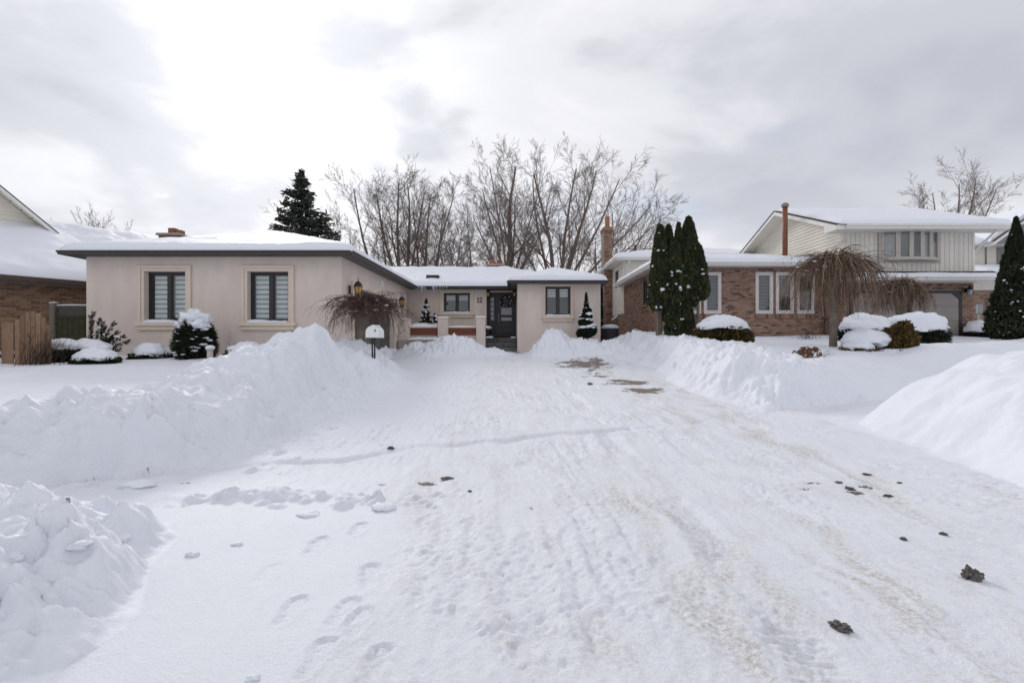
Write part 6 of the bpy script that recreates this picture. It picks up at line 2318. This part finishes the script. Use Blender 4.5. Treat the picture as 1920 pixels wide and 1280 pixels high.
def weeping_tree(px, Y, base_py, top_py, bottom_py, half_w, trunk_r, mat, label, seed, n=620, flat=.0, lean=0.0, head_py=None, wild=.0, thick=.006, jitter=.18, asym=0.0):
    x = WX(px, Y)
    z0 = min(WZ(base_py, Y), ground(x, Y)) - .05
    O = thing('weeping_tree', (x, Y, z0), label, 'tree', 'weeping trees')
    rs = random.Random(seed)
    zh = WZ(head_py, Y)
    zt, zb = WZ(top_py, Y), WZ(bottom_py, Y)
    tr = MB()
    tr.tube([(x, Y, z0), (x + .01, Y, z0 + (zh - z0) * .45), (x - .015 + lean * .5, Y, z0 + (zh - z0) * .8), (x + lean, Y, zh + .08)], [trunk_r * 1.12, trunk_r, trunk_r * 1.0, trunk_r * 1.15], 12)
    tr.build('trunk', M_TRUNK, O, smooth=True)
    segs, tn = [], []
    for i in range(n):
        a = rs.uniform(0, 2 * math.pi)
        R = half_w * (rs.random() ** .55) * rs.uniform(.82, 1.06) * (1 + asym * math.cos(a))
        if rs.random() < wild:
            R *= 1.25
        apex_h = zh + (zt - zh) * (1 - .55 * (R / half_w) ** 2) * rs.uniform(.70, 1.05)
        endz = zb + rs.uniform(0, jitter) * (zt - zb) + (rs.uniform(0, .5) * (apex_h - zb) if rs.random() < .3 else 0)
        endz = min(endz, apex_h - .05)
        p0 = Vector((x + lean + rs.gauss(0, .06), Y + rs.gauss(0, .06), zh + rs.uniform(-.1, .12)))
        c, s = math.cos(a), math.sin(a)
        R1 = R * rs.uniform(.45, .75)
        p1 = Vector((x + lean + c * R1 * .55, Y + s * R1 * .55, apex_h))
        p2 = Vector((x + lean + c * R * .97, Y + s * R * .97, apex_h - flat * rs.random() * .2 - .12 * (apex_h - endz)))
        p3 = Vector((x + lean + c * R * rs.uniform(.96, 1.08), Y + s * R * rs.uniform(.96, 1.08), endz))
        k = 9
        prev = None
        wob = Vector((rs.gauss(0, .03), rs.gauss(0, .03), 0))
        tv = rs.random()
        if rs.random() < wild * 2.5:          # stiff shoots that reach out sideways
            p1.z = p0.z + (zt - zh) * rs.uniform(.1, .8)
            p2.z = p1.z + rs.uniform(-.10, .05)
            p3 = Vector((x + lean + c * R * 1.2, Y + s * R * 1.2, p1.z - rs.uniform(.05, .45)))
        r0 = thick * rs.uniform(1.0, 2.2) * (2.2 if i < n * .06 else 1)
        for j in range(k + 1):
            t = j / k
            q = p0 * (1 - t) ** 3 + p1 * 3 * t * (1 - t) ** 2 + p2 * 3 * t * t * (1 - t) + p3 * t ** 3
            q = q + wob * math.sin(t * 9 + i) * t + Vector((rs.gauss(0, .007), rs.gauss(0, .007), rs.gauss(0, .005)))
            if prev is not None:
                ra, rb = r0 * (1 - .75 * (j - 1) / k), r0 * (1 - .75 * j / k)
                segs.append((prev, q, max(ra, thick * .55), max(rb, thick * .5)))
                tn.append(tv)
                if j >= 3 and rs.random() < .55:
                    L = rs.uniform(.12, .45) * (zt - zb) * .5
                    e = q + Vector((rs.gauss(0, .10), rs.gauss(0, .10), -L))
                    m_ = q.lerp(e, .4) + Vector((rs.gauss(0, .05), rs.gauss(0, .05), .05))
                    if e.z > zb - .05:
                        segs.append((q, m_, thick * .6, thick * .55))
                        segs.append((m_, e, thick * .55, thick * .45))
                        tv2 = rs.random()
                        tn += [tv2, tv2]
            prev = q
    sticks('crown', segs, mat, O, 3, tint=np.array(tn))
    # stout limbs from the graft
    limbs = []
    for i in range(12):
        a = i * .55 + rs.random()
        p = Vector((x + lean, Y, zh - .05))
        d = Vector((math.cos(a) * .7, math.sin(a) * .7, .9))
        for j in range(4):
            q = p + d * (half_w * .14)
            limbs.append((p, q, trunk_r * (.34 - .06 * j), trunk_r * (.28 - .06 * j)))
            p = q
            d = (d + Vector((rs.gauss(0, .2), rs.gauss(0, .2), -.28))).normalized()
    sticks('limb', limbs, mat, O, 6)
    rs2 = np.random.default_rng(seed)
    its = []
    for i in range(26):
        a, r_ = rs2.uniform(math.pi, 2 * math.pi), half_w * rs2.uniform(.1, .7)
        s = rs2.uniform(.02, .045)
        its.append(dict(c=(x + r_ * math.cos(a), Y + r_ * math.sin(a) * .6, zh + (zt - zh) * rs2.uniform(-.1, .45)), r=(s * 1.8, s, s * .6), seed=i, nu=8, nv=5, amp=.3))
    blobs('snow_clumps', its, M_SNOW, O, 'stuff')
    return O


weeping_tree(1562, 12.9, 652, 448, 596, 1.38, .088, M_WEEP, 'tan weeping tree with a straight trunk on the right lawn', 3, 560, head_py=505, thick=.0056, wild=.05, jitter=.30)
weeping_tree(1690, 16.4, 612, 504, 588, .90, .15, M_WEEP, 'smaller tan weeping tree in front of the far garage', 6, 330, head_py=548, thick=.0065, wild=.03, jitter=.3)
weeping_tree(680, 12.7, 650, 538, 634, 1.10, .15, M_WEEP2, 'spindly reddish weeping tree before the bungalow garage', 9, 400, head_py=582, thick=.0058, wild=.15, jitter=.5, asym=.0, lean=.10)


def twig_cluster(name, px, Y, py_top, half_w, n, label, mat, seed, lean=0.0, thick=.006, cat='shrub', depth=.3):
    x = WX(px, Y)
    z0 = ground(x, Y) - .04
    O = thing(name, (x, Y, z0), label, cat)
    rs = random.Random(seed)
    segs = []
    H = WZ(py_top, Y) - z0
    for i in range(n):
        p = Vector((x + rs.gauss(0, half_w * .45), Y + rs.gauss(0, depth * .4), z0))
        d = Vector((rs.gauss(lean, .35), rs.gauss(0, .25), 1)).normalized()
        L = H * rs.uniform(.5, 1.1)
        for j in range(4):
            q = p + d * L / 4
            segs.append((p, q, thick * (1 - .2 * j), thick * (1 - .2 * (j + 1))))
            if rs.random() < .6:
                e = q + (d + Vector((rs.gauss(0, .6), rs.gauss(0, .5), .1))).normalized() * L * .22
                segs.append((q, e, thick * .55, thick * .4))
            p = q
            d = (d + Vector((rs.gauss(0, .12), rs.gauss(0, .1), 0))).normalized()
    tag(sticks('twigs', segs, mat, O, 3), kind='stuff')
    return O


twig_cluster('bare_shrub', 72, 11.2, 612, .55, 80, 'tangle of bare twigs in front of the wooden fence', M_WEEP2, 3, .25, .0055)
twig_cluster('dry_stalks', 555, 13.5, 598, .05, 5, 'tall dry flower stalks below the second window', M_WEEP2, 5, .0, .006)
twig_cluster('dry_stalks', 441, 13.5, 624, .04, 4, 'short dry stalks behind the right snow-capped shrub', M_WEEP2, 6, .0, .006)
twig_cluster('dry_stalks', 659, 13.3, 632, .04, 3, 'single dry stalk at the front corner of the garage', M_WEEP2, 7, .0, .006)
twig_cluster('dry_perennial', 1517, 17.2, 612, .5, 60, 'tuft of dry grass stems poking through snow before the brick wall', M_WEEP, 8, .0, .004)
twig_cluster('bare_shrub', 1598, 16.2, 566, .35, 34, 'small dark bare shrub beside the first far garage door', M_WEEP2, 9, .2, .007)


def hydrangea():
    Y = 11.2
    x = WX(1522, Y)
    z0 = ground(x, Y)
    O = thing('dried_hydrangea', (x, Y, z0), 'dried brown hydrangea heads poking out of the right lawn snow', 'shrub')
    rs = random.Random(3)
    segs, C, D, T_ = [], [], [], []
    for i in range(26):
        px = 1504 + 50 * rs.random() ** 1.5
        e = Vector((WX(px, Y), Y + rs.gauss(0, .15), z0 + rs.uniform(.06, .22)))
        b = Vector((x + rs.gauss(0, .12), Y + rs.gauss(0, .1), z0 - .05))
        segs.append((b, e, .005, .004))
        if px < 1534:
            for j in range(70):
                v = Vector((rs.gauss(0, 1), rs.gauss(0, 1), rs.gauss(0, 1))).normalized() * .052
                C.append(e + v)
                D.append(v.cross(Vector((rs.random(), rs.random(), rs.random()))))
                T_.append(rs.random())
    sticks('stems', segs, M_WEEP2, O, 3)
    leaves('flower_heads', np.array(C), np.array(D), .035, .03, M_DRYFLOWER, O, np.array(T_), 2)


hydrangea()

# ------------------------------------------------------------------ small built things
def fence():
    Y = 11.6
    O = thing('board_fence', (WX(10, Y), Y, .8), 'brown wooden board fence with an arched section at the left edge', 'fence')
    rs = random.Random(8)
    w = 13.2 * Y / F
    x = WX(-40, Y)
    i = 0
    while x < WX(27, Y):
        yy = Y + (.03 if i % 2 else 0)
        MB().bbox(x, x + w - .012, yy, yy + .022, .4, WZ(604, Y) + rs.uniform(-.015, .015), .004).build('board', M_FENCE, O)
        x += w
        i += 1
    for zz in (.95, 1.85):
        MB().box(WX(-40, Y), WX(28, Y), Y + .056, Y + .09, zz, zz + .09).build('rail', M_FENCE, O)
    x0, x1 = WX(28, Y - .1), WX(96, Y - .1)
    n = 7
    for k in range(n):
        a, b = x0 + (x1 - x0) * k / n, x0 + (x1 - x0) * (k + 1) / n - .012
        t = (k + .5) / n
        top = WZ(605, Y) + (WZ(584, Y) - WZ(605, Y)) * max(0, math.sin(math.pi * min(1, t * 1.05))) ** .8 - .14 * max(0, t - .72) * 3
        tl = top - .03 * abs(t - .5) * 2
        m2 = MB()
        za, zb_ = (tl, top) if t < .5 else (top, tl)
        m2.add([(a, Y - .1, .4), (b, Y - .1, .4), (b, Y - .078, .4), (a, Y - .078, .4), (a, Y - .1, za), (b, Y - .1, zb_), (b, Y - .078, zb_), (a, Y - .078, za)], [(3, 2, 1, 0), (4, 5, 6, 7), (0, 1, 5, 4), (1, 2, 6, 5), (2, 3, 7, 6), (3, 0, 4, 7)])
        m2.build('board', M_FENCE, O)
    MB().box(x0, x1, Y - .077, Y - .05, 1.1, 1.2).build('rail', M_FENCE, O)
    Y = 14.15
    L = thing('lattice_screen', (WX(130, Y), Y, .9), 'dark lattice screen with mossy boards and a grey post beside the beige wall', 'fence')
    MB().bbox(WX(96, Y), WX(106, Y), Y - .08, Y + .08, .5, WZ(568, Y), .012).build('post', M_FENCE_OLD, L)
    snow_strip(FRONT(Y - .08), WX(96, Y), WX(106, Y), .01, -.16, WZ(568, Y), .03, 'post_snow', L, 8, 2)
    a, b = WX(106, Y) + .002, -12.51
    ztop, zmid = WZ(572, Y), WZ(594, Y)
    MB().box(a, b, Y - .03, Y + .03, ztop - .05, ztop).build('top_rail', M_FENCE_OLD, L)
    MB().box(a, b, Y - .03, Y + .03, zmid - .03, zmid + .03).build('middle_rail', M_MOSS, L)
    snow_strip(FRONT(Y - .03), a, b, .0, -.06, ztop, .03, 'rail_snow', L, 16, 3)
    la = MB()
    for s in (-1, 1):
        u = a - .4
        while u < b + .4:
            p, q = (u, ztop - .05), (u + s * (ztop - .05 - zmid - .03), zmid + .03)
            if min(p[0], q[0]) > a - .05 and max(p[0], q[0]) < b + .05:
                la.add([(p[0] - .012, Y + .006 * s, p[1]), (p[0] + .012, Y + .006 * s, p[1]), (q[0] + .012, Y + .006 * s, q[1]), (q[0] - .012, Y + .006 * s, q[1])], [[0, 1, 2, 3]])
            u += .052
    tag(la.build('lattice', M_SOFFIT, L), kind='stuff')
    MB().box(a, b, Y + .02, Y + .035, zmid + .03, ztop - .05).build('backing_board', M_FRAME, L)
    k = 6
    for i in range(k):
        u0, u1 = a + (b - a) * i / k, a + (b - a) * (i + 1) / k - .008
        MB().bbox(u0, u1, Y - .01, Y + .015, .5, zmid - .031, .004).build('board', M_MOSS, L)
    Y = 30.5
    G = thing('dark_gate', (WX(1131, Y), Y, .9), 'dark board gate in the gap between the two houses', 'gate')
    x = WX(1120, Y)
    while x < WX(1142, Y):
        MB().bbox(x, x + .135, Y, Y + .025, .6, WZ(582, Y), .004).build('board', M_FENCE_OLD, G)
        x += .142
    MB().box(WX(1120, Y), WX(1142, Y), Y - .03, Y - .002, WZ(590, Y), WZ(587, Y)).build('rail', M_FENCE_OLD, G)


fence()


def mailbox():
    Y = 11.0
    x = WX(697.5, Y)
    zb = WZ(633, Y)
    O = thing('mailbox', (x, Y, WZ(668, Y)), 'white rounded mailbox on two thin black posts in the snow bank', 'mailbox')
    w, hw = .148, .148
    poly = [(-w, 0), (w, 0)] + [(w * math.cos(t), .125 + w * .98 * math.sin(t)) for t in np.linspace(0, math.pi, 13)]
    MB().prism([(x + a, zb + b) for a, b in poly], 1, Y, Y + .46).build('box', M_MBWHITE, O)
    poly2 = [(a * .93, .012 + b * .955) for a, b in poly]
    d = MB().prism([(x + a, zb + b) for a, b in poly2], 1, Y - .012, Y - .001).build('door', M_MBWHITE, O)
    MB().bbox(x - .016, x + .016, Y - .035, Y - .013, zb + .225, zb + .25, .005).build('latch', M_MBWHITE, d)
    mk = MB()
    f = lambda px, py: (WX(px, Y), Y - .0145, WZ(py, Y))
    for a, b, c, e in ((702.3, 617.8, 703.3, 620.4), (703.3, 617.6, 704.6, 618.5), (704.0, 617.8, 704.9, 622.0)):
        p, q = f(a, e), f(c, b)
        mk.box(p[0], q[0], Y - .0165, Y - .0125, p[2], q[2])
    tag(mk.build('emblem', M_BLACK, d), 'small dark printed mark')
    r = f(702.6, 620.6)
    MB().box(r[0] - .012, r[0] + .006, Y - .0165, Y - .0125, r[2] - .012, r[2] + .006).build('red_mark', M_YELLOWGOLD, d)
    for dx in (-.027, .027):
        MB().bbox(x + dx - .016, x + dx + .016, Y + .10, Y + .132, .5, zb - .001, .004).build('post', M_BLACK, O)
    MB().box(x - .12, x + .12, Y + .02, Y + .40, zb - .016, zb - .002).build('base_plate', M_BLACK, O)
    its = [dict(c=(x + .01, Y + .24, zb + .270), r=(.10, .20, .028), seed=3, nu=18, nv=8, amp=.25)]
    blobs('snow_cap', its, M_SNOW, O)


M_MBWHITE = simple('white_enamel', (.82, .82, .81), .45, .03, 5.0)
mailbox()


def garden_light():
    Y = 12.3
    x, z = WX(394, Y), WZ(668, Y)
    O = thing('garden_light', (x, Y, z), 'small path light with a snow cap beside the upright yew', 'garden light')
    MB().lathe([(.07, z - .1), (.07, z + .16), (.10, z + .17), (.10, z + .19), (.02, z + .22)], (x, Y), 10).build('lamp', M_PINKTRIM, O)
    blobs('snow_cap', [dict(c=(x, Y, z + .225), r=(.11, .11, .06), seed=2, nu=14, nv=8, amp=.15)], M_SNOW, O)


garden_light()


def barbecue():
    Y = 22.5
    x, z0 = WX(1144, Y), 1.0
    O = thing('covered_barbecue', (x, Y, z0), 'round dark covered barbecue with snow on top between the houses', 'barbecue')
    zt = WZ(613, Y)
    MB().lathe([(.36, z0), (.40, z0 + .1), (.40, zt - .12), (.36, zt - .02), (.2, zt)], (x, Y), 18).build('cover', M_NAVY, O, smooth=True)
    blobs('snow_cap', [dict(c=(x, Y, zt - .02), r=(.42, .42, .15), seed=4, nu=24, nv=12, amp=.08, flat=zt - .08)], M_SNOW, O)
    R = thing('leaning_board', (WX(1152, 24.5), 24.5, 1.2), 'snow-covered slanted rail behind the barbecue', 'rail')
    p0, p1 = (WX(1147, 24.5), 24.5, WZ(602, 24.5)), (WX(1157.5, 24.5), 24.5, WZ(594, 24.5))
    MB().tube([p0, p1], .05, 6).build('rail', M_FENCE_OLD, R)
    MB().tube([(p0[0], p0[1], p0[2] + .05), (p1[0], p1[1], p1[2] + .05)], .055, 8).build('rail_snow', M_SNOW, R, smooth=True)
    MB().tube([(p1[0], p1[1], .9), (p1[0], p1[1], p1[2])], .04, 6).build('leg', M_FENCE_OLD, R)


barbecue()


def christmas_tree():
    for (px, base, top, R, lab, seed, n, bows) in ((799, 604, 560, .34, 'small snowy christmas tree in the porch planter', 3, 2600, 26), (815, 604, 588, .20, 'tiny snow-flecked evergreen beside the christmas tree', 5, 900, 16)):
        Y = 21.6
        x, z0, zt = WX(px, Y), WZ(base, Y), WZ(top, Y)
        O = thing('potted_evergreen', (x, Y, z0), lab, 'evergreen')
        rs = np.random.default_rng(seed)
        MB().tube([(x, Y, z0 - .3), (x, Y, zt + .1)], [.03, .006], 6).build('trunk', M_TRUNK, O)
        t = rs.random(n) ** 1.2
        a = rs.uniform(0, 2 * math.pi, n)
        tier = .72 + .28 * np.cos(t * 2 * math.pi * 4.5)
        r = R * (1 - t) ** .9 * tier * rs.uniform(.35, 1.1, n)
        C = np.stack([x + r * np.cos(a), Y + r * np.sin(a), z0 + t * (zt - z0) - .1 * r], -1)
        D = np.stack([np.cos(a), np.sin(a), -.1 + 0 * a], -1) + rs.normal(0, .4, (n, 3))
        leaves('crown', C, D, .09, .028, M_YEW, O, rs.uniform(0, 1, n), seed)
        its = []
        for i in range(bows):
            tt, aa = rs.uniform(.02, .8), rs.uniform(math.pi, 2 * math.pi)
            rr_ = R * (1 - tt) * rs.uniform(.6, 1)
            s = rs.uniform(.025, .05)
            its.append(dict(c=(x + rr_ * math.cos(aa), Y + rr_ * math.sin(aa), z0 + tt * (zt - z0)), r=(s * 1.4, s, s * .7), seed=i, nu=8, nv=5, amp=.3))
        blobs('snow_clumps', its, M_SNOW, O, 'stuff')
    Y = 22.2
    x, z = WX(913.5, Y), 1.53
    O = thing('flower_pot', (x, Y, z), 'dark flower pot with a snow cap beside the front door', 'pot')
    MB().lathe([(.12, z), (.19, z + .30), (.205, z + .36), (.18, z + .36)], (x, Y), 14).build('pot', M_BLACK, O, smooth=True)
    rs = np.random.default_rng(2)
    C = np.array([(x, Y, z + .40)]) + rs.normal(0, .06, (200, 3))
    leaves('plant', C, rs.normal(0, 1, (200, 3)), .10, .03, M_YEW, O, rs.random(200), 2)
    blobs('snow_cap', [dict(c=(x + .02, Y - .02, z + .45), r=(.20, .18, .08), seed=6, nu=18, nv=10, amp=.2)], M_SNOW, O)


christmas_tree()


def clods():
    """frozen dirt clods lying on the driveway"""
    spec = [(1822, 1084, .085, 1.0, 'big black frozen clod near the right edge of the driveway'), (1577, 1178, .075, .55, 'brown frozen clod at the bottom right of the driveway'),
            (1572, 905, .055, .4, 'dark clod leftmost of the dirt cluster'), (1593, 917, .07, .45, 'dark clod lowest left of the dirt cluster'), (1625, 890, .06, .4, 'dark clod at the top of the dirt cluster'),
            (1665, 930, .06, .4, 'dark clod lowest right of the dirt cluster'), (1687, 905, .035, .4, 'small dark clod right of the dirt cluster'), (1106, 719, .10, .8, 'grey clod beside the bare paving patch'),
            (1768, 1001, .045, .4, 'small flat clod above the big black clod'), (1694, 1010, .035, .5, 'small black crumb in the middle right of the driveway'), (838, 897, .10, .25, 'flat brown dirt lump on the pavement crossing'),
            (733, 732, .07, .6, 'small grey stone at the left of the driveway'), (881, 921, .03, .6, 'tiny black crumb on the pavement crossing')]
    for k, (px, py, s, hr, lab) in enumerate(spec):
        Y = 6.0
        for _ in range(12):
            x = WX(px, Y)
            zg = ground(x, Y)
            Y = (ZC - zg) * F / (py - CY)
        x = WX(px, Y)
        zg = ground(x, Y)
        s = s * .56
        v, f = blob_arrays((x, Y, zg + s * hr * .30), (s, s * .8, s * hr * .85), 40 + k, 34, 22, .50, 2.2)
        f = [list(dict.fromkeys(q)) for q in f]
        o = link_mesh('dirt_clod', mesh_np('dirt_clod', v - np.array([x, Y, zg]), f, M_CLOD, False), None, (x, Y, zg))
        tag(o, lab, 'dirt clod', 'frozen dirt on the driveway')
    ice = [(577, 965, .10, .5, 'upper grey ice chunk left of the driveway middle'), (718, 953, .12, .6, 'grey ice chunk near the pavement crossing'), (445, 1020, .055, .5, 'lone snow lump left of the boot prints'), (362, 1040, .065, .8, 'upright snow lump at the edge of the left kerb bank'),
           (75, 920, .06, .9, 'pointed snow chunk on the crest of the left kerb bank'), (103, 988, .09, .7, 'big snow chunk on top of the left kerb bank'), (150, 1025, .10, .6, 'broad snow chunk in the middle of the left kerb bank'), (140, 945, .12, .4, 'long flat snow slab on the left kerb bank'),
           (260, 910, .16, .45, 'long snow slab at the back corner of the left kerb bank'), (225, 1005, .09, .7, 'rough snow chunk near the right side of the left kerb bank'), (20, 1050, .12, .8, 'large snow block at the left frame edge'), (475, 1272, .07, .8, 'snow ball at the bottom edge left of the boot prints')]
    for k, (px, py, s, hr, lab) in enumerate(ice):
        Y = 3.5
        for _ in range(14):
            Y = .5 * Y + .5 * (ZC - ground(WX(px, Y), Y)) * F / (py - CY)
        x = WX(px, Y)
        zg = ground(x, Y)
        s = s * Y / 4.8
        v, f = blob_arrays((x, Y, zg + s * hr * .10), (s, s * .75, s * hr * .62), 70 + k, 36, 22, .30, 1.3)
        f = [list(dict.fromkeys(q)) for q in f]
        o = link_mesh('snow_chunk', mesh_np('snow_chunk', v - np.array([x, Y, zg]), f, M_SNOW, True), None, (x, Y, zg))
        tag(o, lab, 'snow chunk', 'loose snow chunks')


clods()
